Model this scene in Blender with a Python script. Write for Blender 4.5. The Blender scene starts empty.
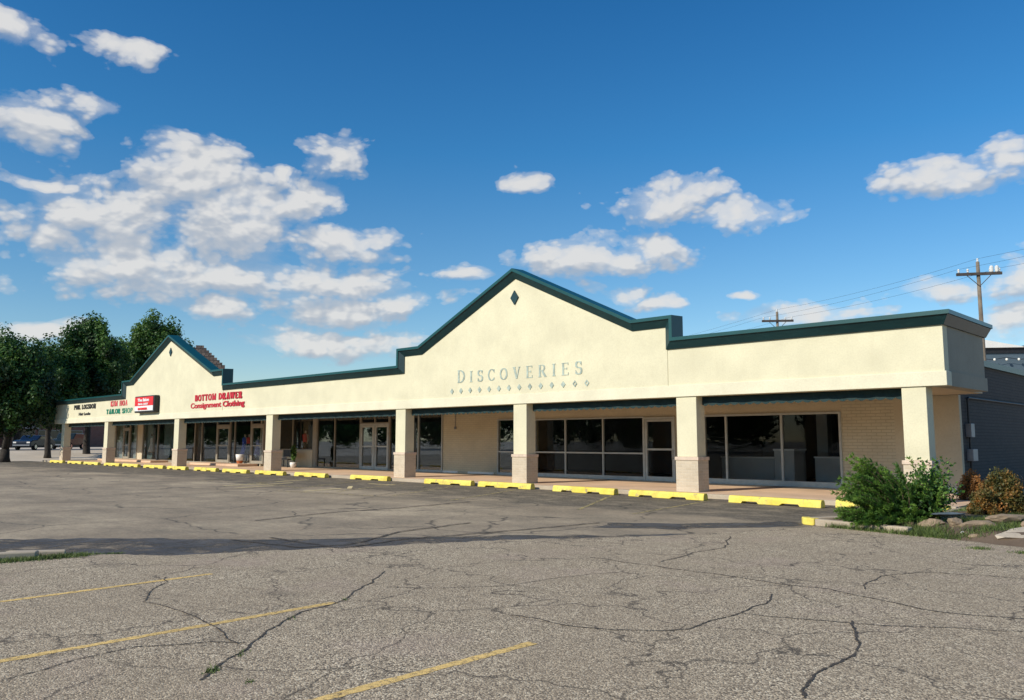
import bpy, bmesh, math, random
import numpy as np
from mathutils import Vector, Matrix
R = math.radians
random.seed(7); rng = np.random.default_rng(11)
scene = bpy.context.scene
col = scene.collection

# ------------------------------------------------------------------ camera
H = 1.64; FPX = 813.37; YAW = R(44.057); PIT = R(6.376)
cam = bpy.data.cameras.new('camera'); cam_o = bpy.data.objects.new('camera', cam); col.objects.link(cam_o)
cam.sensor_width = 36; cam.lens = FPX/1024*36; cam.clip_end = 5000; cam.clip_start = .05
cam_o.location = (0, 0, H); cam_o.rotation_euler = (R(90)+PIT, 0, YAW)
scene.camera = cam_o
_F = np.array([-math.sin(YAW)*math.cos(PIT), math.cos(YAW)*math.cos(PIT), math.sin(PIT)])
_R = np.array([math.cos(YAW), math.sin(YAW), 0.]); _U = np.cross(_R, _F)
def _ray(x, y): return _F + _R*(x-512)/FPX + _U*(350-y)/FPX
def wx(px, D, py=440):            # survey: world X of an upright seen at picture column px on the wall y = D
    d = _ray(px, py); return float(d[0]*D/d[1])
def far(px, py, dist):            # survey: world point seen at (px, py), dist metres away on plan
    d = _ray(px, py); t = dist/math.hypot(d[0], d[1]); return (float(d[0]*t), float(d[1]*t), float(H+d[2]*t))
def azel(px, py):
    d = _ray(px, py); d = d/np.linalg.norm(d); return (math.atan2(-d[0], d[1]), math.asin(d[2]))

# ------------------------------------------------------------------ materials
def mat(name):
    m = bpy.data.materials.new(name); m.use_nodes = True
    nt = m.node_tree; return m, nt, nt.nodes['Principled BSDF']
def N(nt, t, **k):
    n = nt.nodes.new(t)
    for a, b in k.items():
        if a in n.inputs.keys() if isinstance(a, str) else False: n.inputs[a].default_value = b
        else: setattr(n, a, b)
    return n
def ramp(nt, fac, stops, interp='LINEAR'):
    r = nt.nodes.new('ShaderNodeValToRGB'); r.color_ramp.interpolation = interp
    e = r.color_ramp.elements
    while len(e) < len(stops): e.new(.5)
    for i, (p, c) in enumerate(stops):
        e[i].position = p; e[i].color = (c[0], c[1], c[2], 1) if isinstance(c, (tuple, list)) else (c, c, c, 1)
    nt.links.new(fac, r.inputs[0]); return r.outputs[0]
def coords(nt, scale=(1, 1, 1), rot=(0, 0, 0), kind='Object'):
    tc = nt.nodes.new('ShaderNodeTexCoord'); mp = nt.nodes.new('ShaderNodeMapping')
    mp.inputs['Scale'].default_value = scale; mp.inputs['Rotation'].default_value = rot
    nt.links.new(tc.outputs[kind], mp.inputs[0]); return mp.outputs[0]
def noise(nt, vec, scale, detail=4, rough=.55, dist=0.):
    n = nt.nodes.new('ShaderNodeTexNoise'); n.inputs['Scale'].default_value = scale
    n.inputs['Detail'].default_value = detail; n.inputs['Roughness'].default_value = rough
    n.inputs['Distortion'].default_value = dist
    nt.links.new(vec, n.inputs['Vector']); return n.outputs['Fac']
def mth(nt, op, a, b=None, clamp=False, c=None):
    n = nt.nodes.new('ShaderNodeMath'); n.operation = op; n.use_clamp = clamp
    for i, v in enumerate((a, b, c)):
        if v is None: continue
        if isinstance(v, (int, float)): n.inputs[i].default_value = v
        else: nt.links.new(v, n.inputs[i])
    return n.outputs[0]
def mixc(nt, fac, a, b, mode='MIX'):
    n = nt.nodes.new('ShaderNodeMix'); n.data_type = 'RGBA'; n.blend_type = mode
    for s, v in ((n.inputs[0], fac), (n.inputs[6], a), (n.inputs[7], b)):
        if isinstance(v, (int, float)): s.default_value = v
        elif isinstance(v, (tuple, list)): s.default_value = (v[0], v[1], v[2], 1)
        else: nt.links.new(v, s)
    return n.outputs[2]
def bump(nt, b, height, strength=.3, dist=.01):
    n = nt.nodes.new('ShaderNodeBump'); n.inputs['Strength'].default_value = strength
    n.inputs['Distance'].default_value = dist
    nt.links.new(height, n.inputs['Height']); nt.links.new(n.outputs[0], b.inputs['Normal'])

def painted(name, c, rough=.6, var=.12, sc=3., bmp=.0, metal=0., grime=None):
    m, nt, b = mat(name)
    v = coords(nt)
    n = noise(nt, v, sc, 6)
    lo = tuple(x*(1-var) for x in c); hi = tuple(min(1, x*(1+var)) for x in c)
    cc = ramp(nt, n, [(.3, lo), (.7, hi)])
    if grime:
        g = noise(nt, coords(nt, (1, 1, .35)), 1.3, 8, .7)
        cc = mixc(nt, ramp(nt, g, [(.52, 0.), (.75, grime)]), cc, tuple(x*.45 for x in c))
    nt.links.new(cc, b.inputs['Base Color']); b.inputs['Roughness'].default_value = rough
    b.inputs['Metallic'].default_value = metal
    if bmp: bump(nt, b, noise(nt, v, 60, 4), bmp, .01)
    return m

M = {}
# stucco with faint streaks and trowel texture
def stucco(name, c):
    m, nt, b = mat(name)
    v = coords(nt)
    n1 = noise(nt, v, .9, 7, .6); n2 = noise(nt, coords(nt, (1.6, 1.6, .12)), 2.2, 6, .65); n3 = noise(nt, v, 22, 5, .7)
    c1 = mixc(nt, ramp(nt, n1, [(.35, 0.), (.7, 1.)]), tuple(x*.9 for x in c), tuple(min(x*1.05, .9) for x in c))
    c2 = mixc(nt, ramp(nt, n2, [(.55, 0.), (.85, .2)]), c1, (c[0]*.66, c[1]*.62, c[2]*.55))
    c3 = mixc(nt, ramp(nt, n3, [(.3, .3), (.6, 0.)]), c2, (c[0]*.66, c[1]*.6, c[2]*.55))
    nt.links.new(c3, b.inputs['Base Color']); b.inputs['Roughness'].default_value = .9
    bump(nt, b, noise(nt, v, 35, 8, .7), .35, .012)
    return m
M['stucco'] = stucco('cream_stucco', (.70, .65, .46))
M['stucco_band'] = stucco('cream_band', (.75, .70, .52))
M['stucco_tan'] = stucco('tan_stucco', (.58, .51, .37))
M['stucco_side'] = stucco('grey_stucco_side', (.34, .31, .24))  # cream darkened: shade on the right end return is in the colour
M['trim'] = painted('green_trim', (.003, .026, .030), .4, .15, 2.)  # green darkened to hold the shade of the cornice underside
def seams(m):
    nt = m.node_tree; b = nt.nodes['Principled BSDF']; src = b.inputs['Base Color'].links[0].from_socket
    sp = nt.nodes.new('ShaderNodeSeparateXYZ'); nt.links.new(coords(nt), sp.inputs[0])
    f = mth(nt, 'FRACT', mth(nt, 'DIVIDE', mth(nt, 'ADD', sp.outputs[0], sp.outputs[1]), 3.05))
    c = mixc(nt, ramp(nt, f, [(0., .9), (.005, 0.)]), src, (.001, .006, .008))
    sid = mth(nt, 'FLOOR', mth(nt, 'DIVIDE', mth(nt, 'ADD', sp.outputs[0], sp.outputs[1]), 3.05))
    wn = nt.nodes.new('ShaderNodeTexWhiteNoise'); wn.noise_dimensions = '1D'; nt.links.new(sid, wn.inputs['W'])
    c = mixc(nt, mth(nt, 'MULTIPLY', wn.outputs['Value'], .3), c, (.012, .05, .055))
    c = mixc(nt, ramp(nt, noise(nt, coords(nt, (1, 1, 3)), 3., 8, .75), [(.5, 0.), (.75, .45)]), c, (.02, .07, .07))
    nt.links.new(c, b.inputs['Base Color'])
seams(M['trim'])
M['trim_top'] = painted('green_trim_cap', (.004, .06, .06), .35, .12, 2.)  # trim green lightened: light on the cornice lip and top painted in
M['valance'] = painted('green_valance', (.004, .024, .026), .8, .25, 6.)
M['alu'] = painted('aluminium_frame', (.42, .44, .42), .5, .1, 5., metal=.05)
M['bronze'] = painted('tan_frame', (.30, .27, .215), .5, .1, 5.)
M['soffit'] = painted('soffit', (.52, .42, .28), .9, .1, 2.)
M['roof'] = painted('roof_membrane', (.35, .34, .32), .9, .15, .6)
M['yellow'] = None

def brick(name, c1, c2, mortar, sc=1., rough=.9, depth=.6, bw=.2, bh=.07, ms=.008, offs=.5, axis='y'):
    m, nt, b = mat(name)
    tc = nt.nodes.new('ShaderNodeTexCoord'); sp = nt.nodes.new('ShaderNodeSeparateXYZ'); cb = nt.nodes.new('ShaderNodeCombineXYZ')
    nt.links.new(tc.outputs['Object'], sp.inputs[0])
    s = mth(nt, 'ADD', sp.outputs[0], sp.outputs[1])
    nt.links.new(s, cb.inputs[0]); nt.links.new(sp.outputs[2], cb.inputs[1])
    t = nt.nodes.new('ShaderNodeTexBrick'); t.offset = offs
    t.inputs['Scale'].default_value = 1; t.inputs['Brick Width'].default_value = bw; t.inputs['Row Height'].default_value = bh
    t.inputs['Mortar Size'].default_value = ms; t.inputs['Mortar Smooth'].default_value = .3
    t.inputs['Color1'].default_value = (*c1, 1); t.inputs['Color2'].default_value = (*c2, 1); t.inputs['Mortar'].default_value = (*mortar, 1)
    nt.links.new(cb.outputs[0], t.inputs['Vector'])
    n = noise(nt, tc.outputs['Object'], 1.5, 6, .65)
    cc = mixc(nt, ramp(nt, n, [(.4, 0.), (.8, .4)]), t.outputs['Color'], tuple(x*.6 for x in c1))
    nt.links.new(cc, b.inputs['Base Color']); b.inputs['Roughness'].default_value = rough
    inv = mth(nt, 'SUBTRACT', 1., t.outputs['Fac'])
    bump(nt, b, inv, depth, .012)
    return m
M['brick_base'] = brick('tan_pink_brick', (.60, .50, .37), (.53, .435, .315), (.64, .55, .43), bw=.21, bh=.085)
M['brick_cap'] = painted('cast_stone_cap', (.62, .49, .38), .9, .15, 8., .25)
M['brick_paint'] = brick('painted_tan_brick', (.58, .52, .38), (.55, .49, .355), (.44, .39, .28), bw=.3, bh=.1, ms=.008, depth=.7)
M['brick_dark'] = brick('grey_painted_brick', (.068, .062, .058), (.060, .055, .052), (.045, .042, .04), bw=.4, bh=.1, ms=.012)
M['brick_red'] = brick('red_brick', (.26, .10, .07), (.2, .08, .06), (.3, .24, .2), bw=.22, bh=.08)
M['shingle'] = brick('brown_shingles', (.30, .22, .17), (.14, .10, .08), (.06, .05, .045), bw=.5, bh=.55, ms=.05)

def wheel_yellow():
    m, nt, b = mat('yellow_kerb_paint'); v = coords(nt)
    oi = nt.nodes.new('ShaderNodeObjectInfo'); va = nt.nodes.new('ShaderNodeVectorMath'); va.operation = 'ADD'
    sc = nt.nodes.new('ShaderNodeVectorMath'); sc.operation = 'SCALE'; sc.inputs['Scale'].default_value = 1.
    nt.links.new(oi.outputs['Location'], sc.inputs[0]); nt.links.new(v, va.inputs[0]); nt.links.new(sc.outputs[0], va.inputs[1]); v = va.outputs[0]
    n = noise(nt, v, 5, 9, .75); n2 = noise(nt, v, 1.7, 4)
    c = ramp(nt, n2, [(.3, (.72, .55, .06)), (.7, (.86, .72, .16))])
    c = mixc(nt, ramp(nt, n, [(.57, 0.), (.64, 1.)]), c, (.34, .27, .18))
    c = mixc(nt, ramp(nt, noise(nt, v, 2.6, 8, .8), [(.5, 0.), (.68, .6)]), c, (.36, .27, .08))
    nt.links.new(c, b.inputs['Base Color']); b.inputs['Roughness'].default_value = .75
    bump(nt, b, noise(nt, v, 30, 6, .7), .6, .01); return m
M['yellow'] = wheel_yellow()

def stripe_mat(name, c, lo, hi, under, sc=9):
    m, nt, b = mat(name); v = coords(nt)
    n = noise(nt, v, sc, 10, .8)
    f = ramp(nt, n, [(lo, 0.), (hi, 1.)])
    g = noise(nt, v, 1.2, 3)
    c1 = mixc(nt, ramp(nt, g, [(.3, 0.), (.7, 1.)]), c, tuple(x*.75 for x in c))
    nt.links.new(mixc(nt, f, c1, under), b.inputs['Base Color']); b.inputs['Roughness'].default_value = .85
    bump(nt, b, noise(nt, v, 90, 3), .5, .01); return m
def worn(m, sc, lo, hi):
    nt = m.node_tree; b = nt.nodes['Principled BSDF']; out = [n for n in nt.nodes if n.type == 'OUTPUT_MATERIAL'][0]
    tr = nt.nodes.new('ShaderNodeBsdfTransparent'); mx = nt.nodes.new('ShaderNodeMixShader')
    nt.links.new(ramp(nt, noise(nt, coords(nt), sc, 10, .8), [(lo, 1.), (hi, 0.)]), mx.inputs[0])
    nt.links.new(tr.outputs[0], mx.inputs[1]); nt.links.new(b.outputs[0], mx.inputs[2]); nt.links.new(mx.outputs[0], out.inputs[0]); return m
M['line_near'] = stripe_mat('parking_paint', (.95, .64, .22), .60, .75, (.42, .35, .26), 22)
M['line_far'] = stripe_mat('faded_parking_paint', (.62, .48, .18), .44, .56, (.12, .11, .09), 5)
M['line_dash'] = stripe_mat('pale_hatch_paint', (.85, .68, .36), .58, .72, (.14, .13, .11), 8)
worn(M['line_near'], 26, .50, .60); worn(M['line_far'], 6, .50, .60)

def asphalt_near():
    m, nt, b = mat('worn_aggregate_asphalt'); v = coords(nt)
    vo = nt.nodes.new('ShaderNodeTexVoronoi'); vo.inputs['Scale'].default_value = 76; nt.links.new(v, vo.inputs['Vector'])
    sp = nt.nodes.new('ShaderNodeSeparateColor'); nt.links.new(vo.outputs['Color'], sp.inputs[0])
    c = ramp(nt, sp.outputs[0], [(0., (.05, .04, .032)), (.3, (.27, .222, .168)), (.62, (.52, .435, .325)), (.86, (.74, .635, .48)), (1., (.92, .84, .68))])
    n1 = noise(nt, v, .45, 7, .62); n2 = noise(nt, v, 3.2, 6, .7); n3 = noise(nt, v, 130, 3, .7)
    c = mixc(nt, ramp(nt, n1, [(.36, .45), (.62, 0.)]), c, (.36, .29, .21), 'MIX')
    c = mixc(nt, ramp(nt, n2, [(.35, .35), (.6, 0.)]), c, (.26, .21, .155))
    c = mixc(nt, ramp(nt, n3, [(.33, .38), (.56, 0.)]), c, (.08, .065, .05))
    # purplish / reddish worn patches
    n4 = noise(nt, v, .8, 4, .5)
    c = mixc(nt, ramp(nt, n4, [(.55, 0.), (.72, .35)]), c, (.40, .31, .27))
    # fine hairline crazing
    d = nt.nodes.new('ShaderNodeTexVoronoi'); d.feature = 'DISTANCE_TO_EDGE'; d.inputs['Scale'].default_value = .55
    wv = nt.nodes.new('ShaderNodeVectorMath'); wv.operation = 'ADD'
    wn = nt.nodes.new('ShaderNodeTexNoise'); wn.inputs['Scale'].default_value = 1.7; wn.inputs['Detail'].default_value = 6; nt.links.new(v, wn.inputs['Vector'])
    nt.links.new(v, wv.inputs[0]); nt.links.new(wn.outputs['Color'], wv.inputs[1]); nt.links.new(wv.outputs[0], d.inputs['Vector'])
    ck = ramp(nt, d.outputs['Distance'], [(0., 1.), (.013, 0.)])
    msk = ramp(nt, noise(nt, v, .6, 3), [(.32, 0.), (.46, .85)])
    c = mixc(nt, mth(nt, 'MULTIPLY', ck, msk), c, (.05, .04, .032))
    d2 = nt.nodes.new('ShaderNodeTexVoronoi'); d2.feature = 'DISTANCE_TO_EDGE'; d2.inputs['Scale'].default_value = 1.7; nt.links.new(wv.outputs[0], d2.inputs['Vector'])
    ck2 = ramp(nt, d2.outputs['Distance'], [(0., 1.), (.012, 0.)])
    msk2 = ramp(nt, noise(nt, v, .35, 4), [(.46, 0.), (.56, .65)])
    c = mixc(nt, mth(nt, 'MULTIPLY', ck2, msk2), c, (.07, .055, .045))
    # soft oil stains
    ov = nt.nodes.new('ShaderNodeTexVoronoi'); ov.inputs['Scale'].default_value = .42; ov.inputs['Randomness'].default_value = 1.; nt.links.new(wv.outputs[0], ov.inputs['Vector'])
    c = mixc(nt, ramp(nt, ov.outputs['Distance'], [(.04, .42), (.16, 0.)]), c, (.10, .082, .065))
    c = mixc(nt, 1., c, (1.05, .985, .875), 'MULTIPLY')
    nt.links.new(c, b.inputs['Base Color']); b.inputs['Roughness'].default_value = .92
    bump(nt, b, mth(nt, 'ADD', mth(nt, 'MULTIPLY', vo.outputs['Distance'], -1.), mth(nt, 'MULTIPLY', n2, .6)), .55, .01)
    return m
M['asphalt_near'] = asphalt_near()
def asphalt_far():
    m, nt, b = mat('sealed_asphalt'); v = coords(nt)
    sv = coords(nt, (.55, 1., 1.), (0, 0, R(-8)))
    n1 = noise(nt, v, .28, 8, .62); n2 = noise(nt, sv, .9, 8, .7); n3 = noise(nt, v, 40, 4, .8)
    c = ramp(nt, n1, [(.34, (.24, .195, .145)), (.5, (.40, .33, .245)), (.66, (.55, .46, .34))])
    c = mixc(nt, ramp(nt, n2, [(.45, 0.), (.68, .72)]), c, (.16, .138, .108))
    # dark sealcoat left close to the shop fronts
    sp = nt.nodes.new('ShaderNodeSeparateXYZ'); nt.links.new(v, sp.inputs[0])
    yy = mth(nt, 'ADD', sp.outputs[1], mth(nt, 'MULTIPLY', mth(nt, 'SUBTRACT', noise(nt, coords(nt, (.5, 1, 1)), .35, 6, .65), .5), 13.))
    dk = mth(nt, 'MULTIPLY', ramp(nt, mth(nt, 'DIVIDE', yy, 30.), [(.49, 0.), (.56, 1.)]), .88)
    n5 = noise(nt, sv, 2.2, 6, .7)
    dk = mth(nt, 'MULTIPLY', dk, ramp(nt, n5, [(.32, .25), (.52, 1.)]))
    c = mixc(nt, dk, c, (.056, .051, .044))
    c = mixc(nt, ramp(nt, n3, [(.32, .55), (.56, 0.)]), c, (.09, .08, .065))
    c = mixc(nt, ramp(nt, noise(nt, v, 9, 6, .75), [(.38, .4), (.55, 0.)]), c, (.15, .13, .10))
    c = mixc(nt, ramp(nt, noise(nt, v, 14, 5, .75), [(.52, 0.), (.7, .5)]), c, (.56, .49, .38))
    d = nt.nodes.new('ShaderNodeTexVoronoi'); d.feature = 'DISTANCE_TO_EDGE'; d.inputs['Scale'].default_value = .3
    wv = nt.nodes.new('ShaderNodeVectorMath'); wv.operation = 'ADD'
    wn = nt.nodes.new('ShaderNodeTexNoise'); wn.inputs['Scale'].default_value = 1.; wn.inputs['Detail'].default_value = 6; nt.links.new(v, wn.inputs['Vector'])
    nt.links.new(v, wv.inputs[0]); nt.links.new(wn.outputs['Color'], wv.inputs[1]); nt.links.new(wv.outputs[0], d.inputs['Vector'])
    ck = ramp(nt, d.outputs['Distance'], [(0., 1.), (.014, 0.)])
    msk = ramp(nt, noise(nt, v, .4, 3), [(.36, 0.), (.5, .85)])
    c = mixc(nt, mth(nt, 'MULTIPLY', ck, msk), c, (.03, .027, .025))
    c = mixc(nt, 1., c, (1.04, .975, .87), 'MULTIPLY')
    nt.links.new(c, b.inputs['Base Color']); b.inputs['Roughness'].default_value = .9
    bump(nt, b, n3, .5, .01); return m
M['asphalt_far'] = asphalt_far()
M['asphalt_dark'] = painted('fresh_tar_band', (.075, .07, .066), .8, .4, 1.5, .4)
worn(M['asphalt_dark'], .9, .46, .62)
M['crack'] = worn(painted('crack_fill', (.06, .048, .038), .95, .5, 9.), 28, .52, .62)
def concrete(name, c, sc=1., joints=0):
    m, nt, b = mat(name); v = coords(nt)
    n1 = noise(nt, v, .7*sc, 7, .65); n2 = noise(nt, v, 30, 5, .7)
    cc = mixc(nt, ramp(nt, n1, [(.3, 0.), (.7, 1.)]), tuple(x*.72 for x in c), tuple(x*1.1 for x in c))
    cc = mixc(nt, ramp(nt, n2, [(.35, .3), (.6, 0.)]), cc, tuple(x*.5 for x in c))
    if joints:
        sp = nt.nodes.new('ShaderNodeSeparateXYZ'); nt.links.new(v, sp.inputs[0])
        f = mth(nt, 'ABSOLUTE', mth(nt, 'SUBTRACT', mth(nt, 'FRACT', mth(nt, 'DIVIDE', sp.outputs[0], joints)), .5))
        cc = mixc(nt, ramp(nt, f, [(0., .8), (.006, 0.)]), cc, tuple(x*.3 for x in c))
    nt.links.new(cc, b.inputs['Base Color']); b.inputs['Roughness'].default_value = .9
    bump(nt, b, n2, .35, .01); return m
M['walk'] = concrete('salmon_concrete_walk', (.78, .54, .35), 1., 3.45)
M['kerb'] = concrete('concrete_kerb', (.50, .41, .30))
M['step'] = concrete('tan_step', (.72, .50, .34))
M['ground'] = concrete('distant_paving', (.66, .55, .42), .2)
M['road'] = painted('distant_road', (.10, .10, .105), .9, .2, .4)  # dark grey for flat strips on the far ground

def glass():
    m, nt, b = mat('shop_glass'); nt.nodes.remove(b)
    out = [n for n in nt.nodes if n.type == 'OUTPUT_MATERIAL'][0]
    tr = nt.nodes.new('ShaderNodeBsdfTransparent'); tr.inputs[0].default_value = (.82, .85, .87, 1)
    gl = nt.nodes.new('ShaderNodeBsdfGlossy'); gl.inputs['Roughness'].default_value = .015; gl.inputs[0].default_value = (.9, .95, 1, 1)
    fr = nt.nodes.new('ShaderNodeFresnel'); fr.inputs['IOR'].default_value = 1.45
    v = coords(nt); bp = nt.nodes.new('ShaderNodeBump'); bp.inputs['Strength'].default_value = .012; bp.inputs['Distance'].default_value = .02
    nt.links.new(noise(nt, v, .8, 2), bp.inputs['Height']); nt.links.new(bp.outputs[0], gl.inputs['Normal'])
    mx = nt.nodes.new('ShaderNodeMixShader'); nt.links.new(mth(nt, 'MULTIPLY', fr.outputs[0], .24), mx.inputs[0])
    nt.links.new(tr.outputs[0], mx.inputs[1]); nt.links.new(gl.outputs[0], mx.inputs[2]); nt.links.new(mx.outputs[0], out.inputs[0])
    return m
M['glass'] = glass()
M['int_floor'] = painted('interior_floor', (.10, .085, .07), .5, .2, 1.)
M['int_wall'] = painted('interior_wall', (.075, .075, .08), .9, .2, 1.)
M['counter'] = painted('pale_counter', (.42, .42, .40), .6, .08, 2.)
M['curtain'] = painted('pale_curtain', (.52, .53, .45), .9, .15, 3.)
M['curtain_teal'] = painted('grey_green_curtain', (.20, .27, .24), .9, .2, 3.)
M['red'] = painted('red_paint', (.55, .012, .02), .5, .15, 8.)
M['red_cloth'] = painted('red_cloth', (.8, .03, .04), .85, .2, 8.)
M['blue_cloth'] = painted('blue_cloth', (.05, .09, .5), .85, .2, 8.)
M['violet_cloth'] = painted('violet_cloth', (.2, .17, .5), .85, .2, 8.)
M['white_cloth'] = painted('white_cloth', (.85, .8, .68), .9, .1, 8.)
M['skin'] = painted('mannequin_shell', (.62, .48, .38), .5, .05, 8.)
M['black'] = painted('black_paint', (.012, .012, .014), .5, .3, 6.)
M['white'] = painted('white_paint', (.8, .78, .74), .5, .05, 6.)
M['sign_red'] = painted('sign_face_red', (.70, .02, .025), .35, .05, 3.)
M['sign_white'] = painted('sign_face_white', (.82, .80, .78), .35, .04, 3.)
M['letter_grey'] = painted('weathered_letter', (.36, .42, .365), .85, .35, 7.)
M['letter_black'] = painted('black_letter', (.02, .02, .022), .6, .2, 7.)
M['letter_red'] = painted('red_letter', (.50, .012, .03), .5, .2, 7.)
M['letter_pink'] = painted('faded_red_letter', (.60, .08, .09), .6, .25, 7.)
M['letter_green'] = painted('green_letter', (.01, .20, .12), .5, .2, 7.)
M['wood'] = painted('weathered_pole_wood', (.17, .135, .10), .95, .3, 4., .4)
M['wood_dark'] = painted('crossarm_wood', (.06, .05, .045), .95, .3, 4.)
M['ceramic'] = painted('ceramic', (.62, .62, .6), .3, .1, 9.)
M['wire'] = painted('wire', (.02, .02, .025), .6, .1, 2.)
M['metal_grey'] = painted('grey_box_metal', (.22, .23, .25), .5, .12, 6., metal=.3)
M['bark'] = painted('bark', (.035, .028, .022), .95, .4, 5., .6)
M['twig'] = painted('twig', (.16, .11, .07), .95, .3, 8.)
M['soil'] = concrete('bed_soil', (.15, .105, .07), 2.)
M['rock'] = concrete('sandstone_rock', (.33, .24, .155), 3.)
M['rock_pale'] = concrete('pale_slab', (.55, .46, .35), 2.)
M['slab_blue'] = painted('grey_blue_slab', (.10, .13, .15), .7, .3, 5., .3)
M['tin'] = painted('white_metal_roof', (.74, .72, .68), .4, .05, 1.)
M['shed'] = painted('blue_grey_cladding', (.075, .11, .14), .6, .12, 1.)
M['bulb'] = painted('bulb_glass', (.8, .78, .7), .3, .05, 3.)
M['car_blue'] = painted('dark_blue_paint', (.006, .012, .03), .25, .1, 2.)
M['car_dark'] = painted('dark_green_paint', (.014, .022, .022), .25, .1, 2.)
M['tyre'] = painted('tyre', (.012, .012, .012), .9, .1, 5.)
M['car_glass'] = painted('car_glass', (.02, .025, .03), .08, .05, 2.)
M['chrome'] = painted('chrome', (.6, .6, .6), .2, .05, 3., metal=.9)
M['orange'] = painted('terracotta', (.45, .13, .04), .8, .2, 6.)

def leafmat(name, dark, mid, light, sc=1.2, trans=.25, sc2=9.):
    m, nt, b = mat(name); v = coords(nt)
    at = nt.nodes.new('ShaderNodeAttribute'); at.attribute_name = 'tint'
    n = noise(nt, v, sc, 4, .6)
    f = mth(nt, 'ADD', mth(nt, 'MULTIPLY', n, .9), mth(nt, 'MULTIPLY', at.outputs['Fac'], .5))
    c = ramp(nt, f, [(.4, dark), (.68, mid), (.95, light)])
    nt.links.new(c, b.inputs['Base Color']); b.inputs['Roughness'].default_value = .6
    out = [n for n in nt.nodes if n.type == 'OUTPUT_MATERIAL'][0]
    tl = nt.nodes.new('ShaderNodeBsdfTranslucent'); nt.links.new(c, tl.inputs[0])
    mx = nt.nodes.new('ShaderNodeMixShader'); mx.inputs[0].default_value = trans
    nt.links.new(b.outputs[0], mx.inputs[1]); nt.links.new(tl.outputs[0], mx.inputs[2]); nt.links.new(mx.outputs[0], out.inputs[0])
    return m
M['leaf'] = leafmat('tree_foliage', (.006, .018, .005), (.034, .092, .015), (.11, .21, .034), .6, .3)
M['leaf_b'] = leafmat('tree_foliage_light', (.009, .028, .005), (.045, .11, .016), (.13, .225, .03), .6, .3)
M['juniper'] = leafmat('juniper_foliage', (.010, .034, .007), (.055, .14, .02), (.17, .29, .04), 3.)
M['broadleaf'] = leafmat('broad_foliage', (.014, .045, .009), (.055, .14, .02), (.17, .29, .045), 4.)
M['barberry'] = leafmat('bronze_foliage', (.022, .035, .01), (.10, .095, .02), (.36, .15, .03), 1.8)
M['barberry_o'] = leafmat('orange_foliage', (.10, .05, .015), (.28, .12, .03), (.45, .20, .05), 4.)
M['grass'] = leafmat('grass', (.04, .055, .015), (.09, .14, .03), (.18, .23, .06), 2.)

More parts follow.
